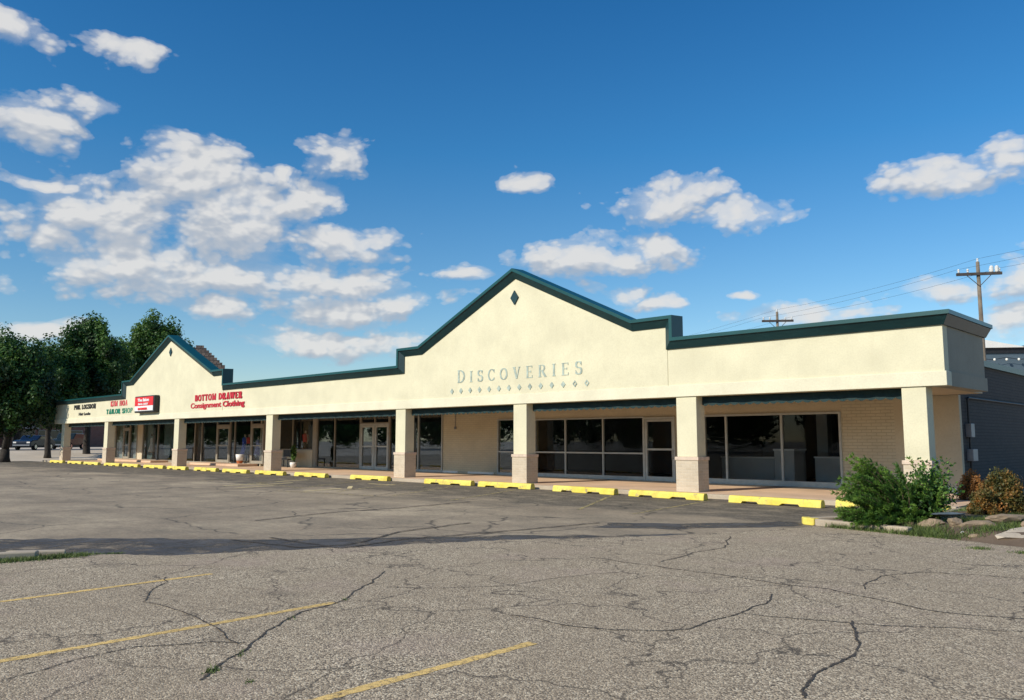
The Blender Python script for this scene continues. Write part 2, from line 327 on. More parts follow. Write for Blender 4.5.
# ------------------------------------------------------------------ mesh helpers
class MB:
    def __init__(s): s.v = []; s.f = []; s.mi = []; s.mats = []
    def _m(s, m):
        if m is None: return 0
        if m not in s.mats: s.mats.append(m)
        return s.mats.index(m)
    def add(s, vs, fs, m=None):
        o = len(s.v); s.v += [tuple(map(float, p)) for p in vs]
        i = s._m(m)
        for f in fs: s.f.append([o+k for k in f]); s.mi.append(i)
    def box(s, x0, x1, y0, y1, z0, z1, m=None):
        v = [(x0,y0,z0),(x1,y0,z0),(x1,y1,z0),(x0,y1,z0),(x0,y0,z1),(x1,y0,z1),(x1,y1,z1),(x0,y1,z1)]
        s.add(v, [(0,3,2,1),(4,5,6,7),(0,1,5,4),(1,2,6,5),(2,3,7,6),(3,0,4,7)], m); return s
    def prism(s, pts, y0, y1, m=None):      # pts (x, z) polygon, extruded along y
        n = len(pts)
        v = [(x, y0, z) for x, z in pts]+[(x, y1, z) for x, z in pts]
        s.add(v, [tuple(range(n)), tuple(range(2*n-1, n-1, -1))]+[(i, (i+1)%n+0, (i+1)%n+n, i+n)[::-1] for i in range(n)], m); return s
    def slab(s, pts, z0, z1, m=None):       # pts (x, y) polygon
        n = len(pts)
        v = [(x, y, z0) for x, y in pts]+[(x, y, z1) for x, y in pts]
        s.add(v, [tuple(range(n))[::-1], tuple(range(n, 2*n))]+[(i, (i+1)%n, (i+1)%n+n, i+n) for i in range(n)], m); return s
    def tube(s, pts, rad, n=8, m=None, cap=True):
        pts = [Vector(p) for p in pts]
        if not isinstance(rad, (list, tuple)): rad = [rad]*len(pts)
        rings = []; vs = []; up = Vector((0, 0, 1))
        for i, p in enumerate(pts):
            t = (pts[min(i+1, len(pts)-1)]-pts[max(i-1, 0)]).normalized()
            a = t.cross(up if abs(t.z) < .95 else Vector((1, 0, 0))).normalized(); b = t.cross(a)
            for k in range(n):
                q = 2*math.pi*k/n; vs.append(p+(a*math.cos(q)+b*math.sin(q))*rad[i])
        fs = []
        for i in range(len(pts)-1):
            for k in range(n): fs.append((i*n+k, i*n+(k+1)%n, (i+1)*n+(k+1)%n, (i+1)*n+k))
        if cap: fs.append(tuple(range(n))[::-1]); fs.append(tuple(range((len(pts)-1)*n, len(pts)*n)))
        s.add(vs, fs, m); return s
    def lathe(s, prof, cx, cy, n=16, m=None, sx=1., sy=1.):
        vs = []; fs = []
        for r, z in prof:
            for k in range(n):
                q = 2*math.pi*k/n; vs.append((cx+r*math.cos(q)*sx, cy+r*math.sin(q)*sy, z))
        for i in range(len(prof)-1):
            for k in range(n): fs.append((i*n+k, i*n+(k+1)%n, (i+1)*n+(k+1)%n, (i+1)*n+k))
        fs.append(tuple(range(n))[::-1]); fs.append(tuple(range((len(prof)-1)*n, len(prof)*n)))
        s.add(vs, fs, m); return s
    def build(s, name, m=None, parent=None, smooth=False, bevel=0., kind=None):
        me = bpy.data.meshes.new(name); me.from_pydata(s.v, [], s.f)
        for q in (s.mats if s.mats else [m]): me.materials.append(q)
        if s.mats: me.polygons.foreach_set('material_index', s.mi)
        bm = bmesh.new(); bm.from_mesh(me); bmesh.ops.recalc_face_normals(bm, faces=bm.faces); bm.to_mesh(me); bm.free()
        if smooth: me.polygons.foreach_set('use_smooth', [True]*len(me.polygons))
        o = bpy.data.objects.new(name, me); col.objects.link(o)
        if parent: o.parent = parent; o.matrix_parent_inverse = parent_inv(parent)
        if bevel:
            b = o.modifiers.new('bevel', 'BEVEL'); b.width = bevel; b.segments = 2; b.limit_method = 'ANGLE'
        if kind: o['kind'] = kind
        return o
def parent_inv(p):
    m = p.matrix_basis.copy(); q = p.parent
    while q: m = q.matrix_basis @ q.matrix_parent_inverse @ m if False else m; q = None
    return m.inverted()
def empty(name, loc, label, cat, group=None):
    o = bpy.data.objects.new(name, None); col.objects.link(o); o.location = loc; o.empty_display_size = .3
    o['label'] = label; o['category'] = cat
    if group: o['group'] = group
    return o
def tag(o, label, cat, group=None):
    o['label'] = label; o['category'] = cat
    if group: o['group'] = group
    return o
def sheet(name, pts, z, m):
    me = bpy.data.meshes.new(name); me.from_pydata([(x, y, z) for x, y in pts], [], [tuple(range(len(pts)))])
    me.materials.append(m); o = bpy.data.objects.new(name, me); col.objects.link(o); o['kind'] = 'structure'
    if me.polygons[0].normal.z < 0: me.flip_normals()
    return o
def jag(pts, amp, step):
    out = []
    for a, b in zip(pts, pts[1:]):
        L = math.dist(a, b); n = max(1, int(L/step))
        for i in range(n):
            t = i/n; j = random.uniform(-amp, amp) if i else 0
            dx, dy = (b[0]-a[0])/L, (b[1]-a[1])/L
            out.append((a[0]+(b[0]-a[0])*t-dy*j, a[1]+(b[1]-a[1])*t+dx*j))
    return out+[pts[-1]]

# ------------------------------------------------------------------ ground
sheet('ground', [(-1500, -1500), (1500, -1500), (1500, 1500), (-1500, 1500)], -.03, M['ground'])
lot = [(-76, -60), (30, -60), (30, 20.9), (-76, 20.9)]
sheet('asphalt_lot', lot, 0., M['asphalt_far'])
bd = jag([(-40, -30), (-15.2, 1.2), (-12.9, 4.3), (-11.8, 5.15), (-11.04, 6.8), (-9.6, 9.9), (-8.72, 11.17), (-7.9, 12.58), (-6.95, 15.2)], .07, .16)
band = [(-17.5, 1.6), (-15.9, 3.9), (-14.6, 5.4), (-13.2, 6.6), (-12.2, 7.6), (-11.1, 9.), (-10.0, 10.5), (-8.95, 11.4), (-8.0, 12.7)]
band = jag(band, .12, .25)
innr = [p for p in bd if 1.0 < p[1] < 12.6]
sheet('tar_band', [(x+.1, y-.05) for x, y in innr][::-1]+band, .004, M['asphalt_dark'])
sheet('tar_band', jag([(-9.9, 12.4), (-8.6, 13.1), (-7.4, 15.0), (-7.1, 16.0), (-7.6, 16.1), (-9.0, 14.2), (-10.2, 13.3), (-9.9, 12.4)], .12, .25)[:-1], .004, M['asphalt_dark'])
sheet('asphalt_apron', bd+[(-6.9, 15.5), (-5.3, 15.3), (-3.9, 14.9), (-3.1, 14.55), (0., 13.9), (30, 13.9), (30, -30)], .008, M['asphalt_near'])
sheet('road', [(-400, 16), (-77, 26), (-77, 31), (-400, 26)], -.02, M['road'])
sheet('road', [(-400, 60), (-95, 52), (-95, 62), (-400, 90)], -.02, M['road'])

cracks = [[(-8.44, 6.42), (-8.14, 6.09), (-7.27, 5.03), (-7.12, 4.75), (-7.04, 4.36), (-6.43, 3.62), (-6.08, 3.28), (-5.76, 2.88), (-5.56, 2.67)], [(-9.98, 4.31), (-9.61, 4.18), (-9.18, 3.81), (-8.62, 3.51), (-7.92, 3.58), (-7.03, 3.5), (-6.32, 3.35)], [(-6.54, 1.72), (-6.61, 1.99), (-6.76, 2.37), (-6.82, 2.73), (-6.55, 3.22), (-6.31, 3.4)], [(-7.54, 5.74), (-7.2, 5.97), (-6.85, 6.4), (-6.6, 6.82), (-6.56, 7.61), (-6.44, 8.04), (-6.27, 8.42)], [(-5.49, 5.67), (-5.19, 5.73), (-4.8, 5.7), (-4.46, 5.83), (-4.12, 6.1), (-3.98, 6.34), (-4.02, 6.75), (-4.0, 7.37), (-4.08, 8.04), (-4.22, 8.37)], [(-7.36, 9.18), (-6.47, 9.14), (-5.55, 9.11), (-4.85, 9.07), (-4.44, 9.0), (-3.9, 9.09), (-3.5, 8.91), (-3.05, 8.76), (-2.64, 8.62), (-2.16, 8.77), (-1.98, 8.83)], [(-3.99, 7.25), (-3.46, 7.4), (-2.99, 7.57), (-2.56, 7.82), (-2.3, 8.02), (-1.86, 8.24)], [(-3.09, 7.65), (-2.71, 6.84), (-2.61, 6.5), (-2.6, 6.01), (-2.55, 5.55), (-2.41, 5.18)], [(-3.62, 9.36), (-3.77, 9.84), (-3.82, 10.37), (-3.57, 11.02), (-2.97, 11.29), (-2.51, 11.33)], [(-6.38, 9.47), (-6.57, 10.81), (-6.54, 11.48), (-7.21, 12.83)], [(-15.66, 8.57), (-15.98, 9.82), (-16.2, 11.01), (-16.1, 12.68), (-16.31, 15.23)], [(-12.98, 6.66), (-11.24, 6.92), (-10.99, 7.67), (-11.89, 9.37), (-12.17, 11.37)], [(-12.75, 7.27), (-10.7, 7.28), (-10.94, 8.63), (-10.55, 10.9), (-10.29, 13.18)]]
widths = [.026, .02, .02, .018, .026, .028, .02, .03, .024, .024, .09, .08, .08]
mb = MB()
for c, w in zip(cracks, widths):
    p = jag(jag(c, .035, .19), .008, .05)
    zz = .012 if p[0][0] > -9.99 or p[0][0] > -11 else .006
    for a, b in zip(p, p[1:]):
        L = math.dist(a, b); nx, ny = -(b[1]-a[1])/L, (b[0]-a[0])/L
        zc = .0125
        w1 = w*random.uniform(.35, 1.15)*.5; w2 = w*random.uniform(.35, 1.15)*.5
        mb.add([(a[0]-nx*w1, a[1]-ny*w1, zc), (a[0]+nx*w1, a[1]+ny*w1, zc), (b[0]+nx*w2, b[1]+ny*w2, zc+.0002), (b[0]-nx*w2, b[1]-ny*w2, zc+.0002)], [(0, 3, 2, 1)])
mb.build('asphalt_cracks', M['crack'], kind='structure')

def stripe(p, q, w, m, z=.0105):
    L = math.dist(p, q); nx, ny = -(q[1]-p[1])/L*w/2, (q[0]-p[0])/L*w/2
    n = max(2, int(L/.09)); top = []; bot = []
    for i in range(n+1):
        t = i/n; x = p[0]+(q[0]-p[0])*t; y = p[1]+(q[1]-p[1])*t; j = random.uniform(-.004, .004)
        k = random.uniform(.78, 1.12); top.append((x+nx*k+j, y+ny*k)); bot.append((x-nx*k+j, y-ny*k))
    return sheet('parking_line', top+bot[::-1], z, m)
stripe((-4.57, -1.5), (-4.63, 5.03), .10, M['line_near'])
stripe((-7.0, -1.5), (-7.2, 4.85), .10, M['line_near'])
stripe((-9.45, -1.5), (-9.82, 4.82), .10, M['line_near'])
for x0, dx in ((-11.9, .9), (-15.2, 2.6), (-19.25, 2.1), (-22.4, 2.6), (-25.3, 2.6), (-28.1, 2.8), (-31.8, 2.7), (-35.2, 2.6)):
    stripe((x0+dx, 15.3), (x0, 20.1), .10, M['line_far'], .005)
for px, py, a in ((255, 487, 1), (275, 484, 1), (292, 481, 1), (323, 490, 1), (350, 487.5, -1), (381, 484.5, -2), (243, 485, 1)):
    d = _ray(px, py); t = -H/d[2]; x, y = d[0]*t, d[1]*t
    dx, dy = {1: (-.25, .9), -1: (-.6, .45), -2: (-.72, -.05)}[a]
    stripe((x-dx, y-dy), (x+dx, y+dy), .17, M['line_dash'], .0095)
stripe((-24.6, 14.1), (-19.9, 14.9), .09, M['line_far'], .005); stripe((-30., 16.4), (-25.2, 15.5), .09, M['line_far'], .005)

# walkway with kerb
wk = MB().slab([(-72, 21.05), (-5.9, 21.05), (-5.9, 26.2), (-7.1, 26.2), (-72, 26.201)], -.02, .12).build('pavement', M['walk'], kind='structure')
MB().slab([(-72, 20.88), (-5.9, 20.88), (-5.9, 21.05), (-72, 21.05)], -.02, .123).build('kerb', M['kerb'], kind='structure', bevel=.015)

# ------------------------------------------------------------------ the shopping plaza
Y0 = 21.5
plaza = empty('shopping_plaza', (-38, 26, 0), 'long cream stucco strip of shops with two gabled parapets, green trim and a column walkway', 'building')
def part(mb, name, m=None, parent=plaza, **k): return mb.build(name, M[m] if m else None, parent, **k)

ZL = 4.50                                     # wall edge of the low parapet, just under the trim
XR = -6.15; XL = -71.6
G1 = [(-14.05, ZL), (-14.05, 5.2), (-15.35, 5.2), (-20.6, 7.66), (-25.95, 5.22), (-27.12, 5.22), (-27.12, ZL)]
G2 = [(-43.32, ZL), (-43.32, 5.34), (-44.5, 5.34), (-50.45, 7.88), (-56.1, 5.38), (-57.3, 5.38), (-57.3, ZL)]
bt = 3.34
part(MB().box(-14.05, XR, Y0, Y0+.35, bt, ZL), 'fascia_wall', 'stucco')
part(MB().box(-43.32, -27.12, Y0, Y0+.35, bt, ZL), 'fascia_wall', 'stucco')
part(MB().box(XL, -57.3, Y0, Y0+.35, bt, ZL), 'fascia_wall', 'stucco')
part(MB().prism([(-14.05, bt)]+G1+[(-27.12, bt)], Y0-.018, Y0+.37), 'gable_wall', 'stucco')
part(MB().prism([(-43.32, bt)]+G2+[(-57.3, bt)], Y0-.018, Y0+.37), 'gable_wall', 'stucco')
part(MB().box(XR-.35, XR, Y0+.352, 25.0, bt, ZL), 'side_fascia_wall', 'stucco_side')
# band mould along the foot of the fascia
b = MB().box(XL-.02, XR+.05, Y0-.05, Y0+.36, 2.98, 3.338)
part(b, 'fascia_band', 'stucco_band', bevel=.012)
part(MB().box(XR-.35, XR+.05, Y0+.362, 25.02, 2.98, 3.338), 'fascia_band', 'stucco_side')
part(MB().box(XL-.02, XL+.3, Y0+.362, 25.0, 2.98, 4.5), 'side_fascia_wall', 'stucco')

# parapet trim: a coved green cornice swept along the wall edge
PROF = [(0., -.03), (.05, -.03), (.19, .20), (.23, .205), (.23, .31), (-.38, .33), (-.38, -.03)]   # (outward, up)
def sweep(path, name, ends):
    rings = []
    for i, p in enumerate(path):
        nrm = []
        for a, b_ in ((i-1, i), (i, i+1)):
            if a < 0 or b_ >= len(path): continue
            dx, dz = path[b_][0]-path[a][0], path[b_][1]-path[a][1]; L = math.hypot(dx, dz)
            nrm.append((dz/L, -dx/L))          # path runs towards -X: outward normal is up
        if len(nrm) == 1: n = nrm[0]
        else:
            sx, sz = nrm[0][0]+nrm[1][0], nrm[0][1]+nrm[1][1]; k = 2/(sx*sx+sz*sz); n = (sx*k, sz*k)
        ring = []
        for d, h in PROF:
            q = h
            x = p[0]+n[0]*q; z = p[1]+n[1]*q
            if i == 0 and 'corner' in ends: x = p[0]+d
            if i == len(path)-1 and 'cornerL' in ends: x = p[0]-d
            ring.append((x, Y0-d, z))
        rings.append(ring)
    if 'corner' in ends: rings.insert(0, [(path[0][0]+d, 25.15, path[0][1]+h) for d, h in PROF])
    if 'cornerL' in ends: rings.append([(path[-1][0]-d, 25.15, path[-1][1]+h) for d, h in PROF])
    mbt = MB(); n = len(PROF)
    for a, b_ in zip(rings, rings[1:]):
        for k in range(n):
            k2 = (k+1) % n
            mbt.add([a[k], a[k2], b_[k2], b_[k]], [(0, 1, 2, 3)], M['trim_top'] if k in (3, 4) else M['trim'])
    mbt.add(rings[0], [tuple(range(n))], M['trim']); mbt.add(rings[-1], [tuple(range(n))[::-1]], M['trim'])
    o = mbt.build(name, None, plaza)
    bm = bmesh.new(); bm.from_mesh(o.data); bmesh.ops.remove_doubles(bm, verts=bm.verts, dist=.0005)
    bmesh.ops.recalc_face_normals(bm, faces=bm.faces); bm.to_mesh(o.data); bm.free()
    return o
full = [(XR, ZL)]+G1+G2+[(XL, ZL)]
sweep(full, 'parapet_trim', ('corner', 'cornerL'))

for cx, cz in ((-20.63, 6.92), (-50.4, 7.15)):
    part(MB().prism([(cx-.2, cz), (cx, cz-.27), (cx+.2, cz), (cx, cz+.27)], Y0-.07, Y0-.02), 'diamond_ornament', 'trim')

# roof, soffit, side wall
part(MB().box(-68.6, -7.46, 26.42, 44.8, 3.72, 3.9), 'roof', 'roof')
part(MB().box(XL+.3, XR-.36, Y0+.38, 26.4, 3.9, 4.02), 'roof', 'roof')
part(MB().box(XL+.3, XR-.36, Y0+.372, 26.1, 2.985, 3.06), 'soffit', 'soffit')
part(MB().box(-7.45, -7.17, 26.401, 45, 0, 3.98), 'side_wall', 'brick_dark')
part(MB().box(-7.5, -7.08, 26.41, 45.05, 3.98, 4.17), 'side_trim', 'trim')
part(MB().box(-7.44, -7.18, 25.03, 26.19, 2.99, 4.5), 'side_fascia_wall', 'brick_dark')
part(MB().box(-68.6, -68.3, 25., 45, 0, 3.7), 'side_wall', 'brick_paint')
part(MB().box(-68.3, -7.46, 44.7, 45, 0, 3.7), 'rear_wall', 'brick_dark')
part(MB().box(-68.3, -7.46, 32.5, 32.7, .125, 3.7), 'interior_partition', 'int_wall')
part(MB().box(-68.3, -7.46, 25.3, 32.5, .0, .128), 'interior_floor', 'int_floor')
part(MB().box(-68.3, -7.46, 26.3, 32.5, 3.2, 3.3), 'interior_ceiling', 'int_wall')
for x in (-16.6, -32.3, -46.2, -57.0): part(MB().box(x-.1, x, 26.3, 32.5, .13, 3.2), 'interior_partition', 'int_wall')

# columns
COLS = [(-7.18, -6.6), (-13.78, -13.08), (-20.73, -20.08), (-27.68, -27.03), (-38.5, -37.85), (-49.5, -48.85), (-60.95, -60.3), (-69.95, -69.3)]
def make_column(k, x0, x1):
    mb = MB().box(x0, x1, Y0+.0, Y0+.48, 1.16, 2.978)
    c = mb.build('column', M['stucco'], plaza, bevel=.012)
    MB().box(x0-.035, x1+.035, Y0-.035, Y0+.56, .12, 1.06).build('brick_base', M['brick_base'], c)
    MB().box(x0-.06, x1+.06, Y0-.06, Y0+.585, 1.06, 1.16).build('stone_band', M['brick_cap'], c, bevel=.01)
for k, (a, b_) in enumerate(COLS): make_column(k, a, b_)

# scalloped valances between the columns
def valance(x0, x1):
    mb = MB(); n = int((x1-x0)/.24); w = (x1-x0)/n; top = 2.975; pts = [(x0, top)]
    bot = []
    for i in range(n):
        for j in range(6):
            t = j/6; bot.append((x0+(i+t)*w, 2.74-.05*math.sin(math.pi*t)))
    bot.append((x1, 2.74))
    for a, b_ in zip(bot, bot[1:]):
        ya = Y0+.30+.02*math.sin(a[0]*9); yb = Y0+.30+.02*math.sin(b_[0]*9)
        mb.add([(a[0], ya, a[1]), (b_[0], yb, b_[1]), (b_[0], Y0+.33, top), (a[0], Y0+.33, top)], [(0, 1, 2, 3)])
    part(mb, 'valance', 'valance')
for (a, b_), (c, d) in zip(COLS[1:], COLS): valance(b_+.01, c-.01)

# shop windows and doors
def window(x0, x1, z0, z1, y, vs=(), hs=(), fw=.06, m='alu', sill=.0, tint=None):
    mb = MB(); ya, yb = y-.05, y+.05
    mb.box(x0, x0+fw, ya, yb, z0, z1); mb.box(x1-fw, x1, ya, yb, z0, z1)
    mb.box(x0+fw, x1-fw, ya, yb, z1-fw, z1); mb.box(x0+fw, x1-fw, ya-.01, yb, z0, z0+fw+sill)
    for v in vs: mb.box(v-fw/2, v+fw/2, ya+.003, yb-.003, z0+fw+sill, z1-fw)
    xs = [x0+fw]+[v for v in vs]+[x1-fw]
    for h in hs:
        for a, b_ in zip(xs, xs[1:]): mb.box(a+(fw/2 if a != xs[0] else 0), b_-(fw/2 if b_ != xs[-1] else 0), ya+.006, yb-.006, h-.03, h+.03)
    w = mb.build('window', M[m], plaza)
    MB().box(x0+fw, x1-fw, y+.015, y+.021, z0+fw+sill, z1-fw).build('pane', M['glass'], w)
    return w
def door(x0, x1, z0, z1, y, m='alu', fw=.09, mid=1.1, side=1, frame=True):
    mb = MB(); ya, yb = y-.06, y+.04
    zt = z1
    if frame:
        mb.box(x0, x0+.05, ya-.02, yb, z0, z1); mb.box(x1-.05, x1, ya-.02, yb, z0, z1); mb.box(x0+.05, x1-.05, ya-.02, yb, z1-.07, z1)
        x0 += .055; x1 -= .055; zt = z1-.08
    mb.box(x0, x0+fw, ya, yb, z0+.01, zt); mb.box(x1-fw, x1, ya, yb, z0+.01, zt)
    mb.box(x0+fw, x1-fw, ya, yb, zt-fw, zt); mb.box(x0+fw, x1-fw, ya, yb, z0+.01, z0+.18)
    if mid: mb.box(x0+fw, x1-fw, ya+.005, yb-.005, mid-.035, mid+.035)
    d = mb.build('door', M[m], plaza)
    MB().box(x0+fw, x1-fw, y-.012, y-.006, z0+.18, zt-fw).build('pane', M['glass'], d)
    hx = x1-fw*.5 if side > 0 else x0+fw*.5
    MB().tube([(hx, ya-.06, .95), (hx, ya-.06, 1.3)], .016, 8).box(hx-.012, hx+.012, ya-.06, ya, .96, .985).box(hx-.012, hx+.012, ya-.06, ya, 1.265, 1.29).build('handle', M['alu'], d)
    return d
def wall(x0, x1, z0, z1, y, m='stucco_tan', name='storefront_wall', t=.2):
    if x1-x0 > .01 and z1-z0 > .01: part(MB().box(x0, x1, y, y+t, z0, z1), name, m)
DA = 26.2; DB = 25.0; ZF = .12; ZC = 2.984
# right unit: brick end wall, wide window, door, gridded window, blank brick panel, tall window
e0 = -10.64
wall(e0, -9.0, ZF, ZC, DA, 'brick_paint', 'brick_wall'); wall(-9.0, -7.17, ZF, ZC, DA, 'stucco_tan')
part(MB().box(-8.6, -7.18, DA-.05, DA-.003, ZF, .28), 'base_trim', 'white')
window(-15.65, e0, ZF, 2.58, DA, (-14.74, -12.66), (), .07, 'alu', .12)
wall(-15.65, e0, 2.58, ZC, DA)
wall(-16.84, -15.65, ZF, ZC, DA)
door(-18.24, -16.84, ZF, 2.54, DA, side=1, mid=1.32); wall(-18.24, -16.84, 2.54, ZC, DA)
window(-23.95, -18.25, ZF, 2.58, DA, (-22.22, -20.24), (1.16,), .055, 'alu', .1); wall(-23.95, -18.24, 2.58, ZC, DA)
wall(-24.3, -23.95, ZF, ZC, DA)
window(-26.25, -24.3, ZF, 2.62, DA, (), (1.16,), .06, 'alu', .06); wall(-26.25, -24.3, 2.62, ZC, DA)
wall(-30.0, -26.25, ZF, ZC, DA, 'brick_paint', 'brick_wall')
part(MB().box(-30., -28.9, DA-.04, DA-.003, ZF, .22).box(-28.2, -26.5, DA-.04, DA-.003, ZF, .22), 'base_trim', 'white')
part(MB().tube([(-29.1, DA-.03, 2.3), (-29.1, DA-.03, 2.95)], .015, 6).box(-29.16, -29.04, DA-.06, DA, 2.2, 2.32), 'conduit', 'metal_grey')
window(-32.6, -30.02, ZF, ZC, DA, (-31.85,), (), .06, 'alu', .05)
X = lambda p: wx(p, DA)
window(X(389.5)+.02, -32.62, ZF, ZC, DA, (), (), .06, 'bronze')
# double doors of the middle unit with transom
xa, xb = X(361), X(389.5); xm = (xa+xb)/2
door(xa, xm-.01, ZF, 2.55, DA, 'alu', .11, 1.35, 1); door(xm+.01, xb, ZF, 2.55, DA, 'alu', .11, 1.35, -1)
window(xa, xb, 2.56, ZC, DA, (xm,), (), .05, 'bronze')
window(X(317)+.02, xa-.02, ZF, ZC, DA, (X(335),), (), .06, 'bronze')
part(MB().box(X(317)-.32, X(317), DA-.06, DA+.1, ZF, ZC), 'frame_post', 'bronze')
x7a, x7b = X(279), X(317)-.33
part(MB().box(x7a, x7b, DA-.08, DA+.1, ZF, 1.1), 'low_wall', 'stucco_tan')
window(x7a, x7b, 1.1, ZC, DA, (X(293),), (), .06, 'bronze')
part(MB().box(x7a-.1, x7a-.002, DB, DA+.1, ZF, ZC), 'return_wall', 'stucco_tan')
# left units
X = lambda p: wx(p, DB)
ZS = .26
part(MB().box(wx(189, 23.6), x7a-.3, 23.7, DB-.001, ZF+.002, ZS), 'step', 'step', bevel=.012)
part(MB().box(-68.3, wx(150, 23.6), 23.7, DB-.001, ZF+.002, ZS), 'step', 'step', bevel=.012)
xd2a, xd2b = X(251.5), X(264.5)
wall(xd2b, x7a-.1, ZF, ZC, DB, 'stucco_tan')
door(xd2a, xd2b, ZS, 2.62, DB, 'bronze', .12, 1.35, -1); window(xd2a, xd2b, 2.63, ZC, DB, (), (), .05, 'bronze')
xd1a, xd1b = X(217.3), X(230.3)
window(xd1b+.01, xd2a-.01, ZS, ZC, DB, (X(235),), (), .05, 'bronze')
door(xd1a, xd1b, ZS, 2.62, DB, 'bronze', .12, 1.35, 1); window(xd1a, xd1b, 2.63, ZC, DB, (), (), .05, 'bronze')
window(X(183), xd1a-.01, ZF, ZC, DB, (X(195), X(202)), (), .05, 'bronze', .1)
xs1 = X(183)
wall(X(176), xs1, ZF, ZC, DB)
xw0, xw1 = X(143), X(176)
window(xw0, xw1, ZF, ZC, DB, (X(158),), (), .06, 'bronze', .1)
wall(X(137.5), xw0, ZF, ZC, DB)
xq = X(124); door(xq, X(130), ZS, 2.6, DB, 'bronze', .1, 1.3, -1); window(xq, X(130), 2.61, ZC, DB, (), (), .05, 'bronze')
window(X(130)+.01, X(137.5)-.01, ZS, ZC, DB, (), (), .06, 'bronze')
window(-68.3, xq-.01, ZS, ZC, DB, (), (), .06, 'bronze')
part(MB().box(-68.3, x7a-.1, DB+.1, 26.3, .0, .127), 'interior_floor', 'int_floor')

# ------------------------------------------------------------------ wall lettering
# serif capitals drawn from strokes: polylines in a 1 x 1.? box, (points, width)
def arc(cx, cy, rx, ry, a0, a1, n=14): return [(cx+rx*math.cos(R(a0+(a1-a0)*i/n)), cy+ry*math.sin(R(a0+(a1-a0)*i/n))) for i in range(n+1)]
T, t_ = .15, .06
def ser(x, y, w=.28): return ([(x-w/2, y), (x+w/2, y)], .05)
GL = {
 'D': (.72, [([(.14, 0), (.14, 1)], T), (arc(.2, .5, .44, .47, 90, -90), .12), ([(.02, .025), (.22, .025)], .05), ([(.02, .975), (.22, .975)], .05)]),
 'I': (.3, [([(.15, 0), (.15, 1)], T), ser(.15, .025), ser(.15, .975)]),
 'S': (.56, [(arc(.29, .745, .2, .225, 20, 270)+arc(.29, .27, .22, .245, 90, -160)[1:], .125), ([(.49, .7), (.49, .97)], .045), ([(.07, .03), (.07, .33)], .045)]),
 'C': (.68, [(arc(.38, .5, .3, .47, 42, 318, 20), .115), ([(.63, .68), (.63, .97)], .045), ([(.63, .1), (.63, .28)], .04)]),
 'O': (.76, [(arc(.38, .5, .3, .46, 0, 360, 26), .12)]),
 'V': (.72, [([(.12, 1), (.37, .03)], .14), ([(.6, 1), (.38, .03)], .06), ser(.13, .975, .26), ser(.6, .975, .22)]),
 'E': (.62, [([(.14, 0), (.14, 1)], T), ([(.02, .975), (.56, .975)], .055), ([(.02, .025), (.58, .025)], .055), ([(.14, .52), (.44, .52)], .05), ([(.54, .8), (.54, 1)], .045), ([(.56, 0), (.56, .22)], .045), ([(.44, .43), (.44, .61)], .04)]),
 'R': (.72, [([(.14, 0), (.14, 1)], T), ([(.02, .975), (.35, .975)], .05), (arc(.33, .745, .2, .225, 90, -90), .11), ([(.14, .52), (.35, .52)], .05), ([(.34, .5), (.62, .02)], .13), ser(.14, .025), ser(.64, .025, .16)]),
 'B': (.66, [([(.14, 0), (.14, 1)], T), ([(.02, .975), (.35, .975)], .05), (arc(.32, .75, .19, .22, 90, -90), .11), ([(.14, .52), (.35, .52)], .05), (arc(.33, .27, .23, .245, 90, -90), .12), ([(.02, .025), (.35, .025)], .05)]),
 'T': (.66, [([(.33, 0), (.33, 1)], T), ([(.03, .97), (.63, .97)], .07), ([(.05, .76), (.05, 1)], .05), ([(.61, .76), (.61, 1)], .05), ser(.33, .025, .32)]),
 'M': (.92, [([(.14, 0), (.14, 1)], .08), ([(.14, 1), (.46, .08)], .14), ([(.78, 1), (.46, .08)], .07), ([(.78, 0), (.78, 1)], T), ser(.14, .025), ser(.78, .025), ser(.1, .975, .18), ser(.82, .975, .18)]),
 'A': (.74, [([(.12, 0), (.36, 1)], .07), ([(.62, 0), (.37, 1)], .15), ([(.2, .33), (.52, .33)], .05), ser(.12, .025), ser(.62, .025)]),
 'W': (1., [([(.1, 1), (.3, .03)], .14), ([(.5, 1), (.31, .03)], .06), ([(.5, 1), (.7, .03)], .14), ([(.9, 1), (.71, .03)], .06), ser(.1, .975, .24), ser(.5, .975, .24), ser(.9, .975, .2)]),
 'K': (.76, [([(.14, 0), (.14, 1)], T), ([(.62, 1), (.2, .42)], .06), ([(.28, .52), (.64, 0)], .14), ser(.14, .025), ser(.14, .975), ser(.64, .025, .2), ser(.62, .975, .22)]),
 'H': (.78, [([(.14, 0), (.14, 1)], T), ([(.64, 0), (.64, 1)], T), ([(.14, .5), (.64, .5)], .06), ser(.14, .025), ser(.14, .975), ser(.64, .025), ser(.64, .975)]),
 'L': (.6, [([(.14, 0), (.14, 1)], T), ([(.02, .025), (.56, .025)], .055), ([(.54, 0), (.54, .26)], .05), ser(.14, .975)]),
 'P': (.66, [([(.14, 0), (.14, 1)], T), ([(.02, .975), (.35, .975)], .05), (arc(.33, .72, .21, .25, 90, -90), .11), ([(.14, .47), (.35, .47)], .05), ser(.14, .025)]),
 'G': (.72, [(arc(.38, .5, .3, .47, 42, 330, 20), .115), ([(.63, .68), (.63, .97)], .045), ([(.62, .06), (.62, .42)], .11), ser(.6, .43, .22)]),
 'N': (.8, [([(.14, 0), (.14, 1)], .07), ([(.16, 1), (.64, 0)], .14), ([(.66, 0), (.66, 1)], .07), ser(.14, .025), ser(.1, .975, .2), ser(.66, .975)]),
 ' ': (.38, []),
}
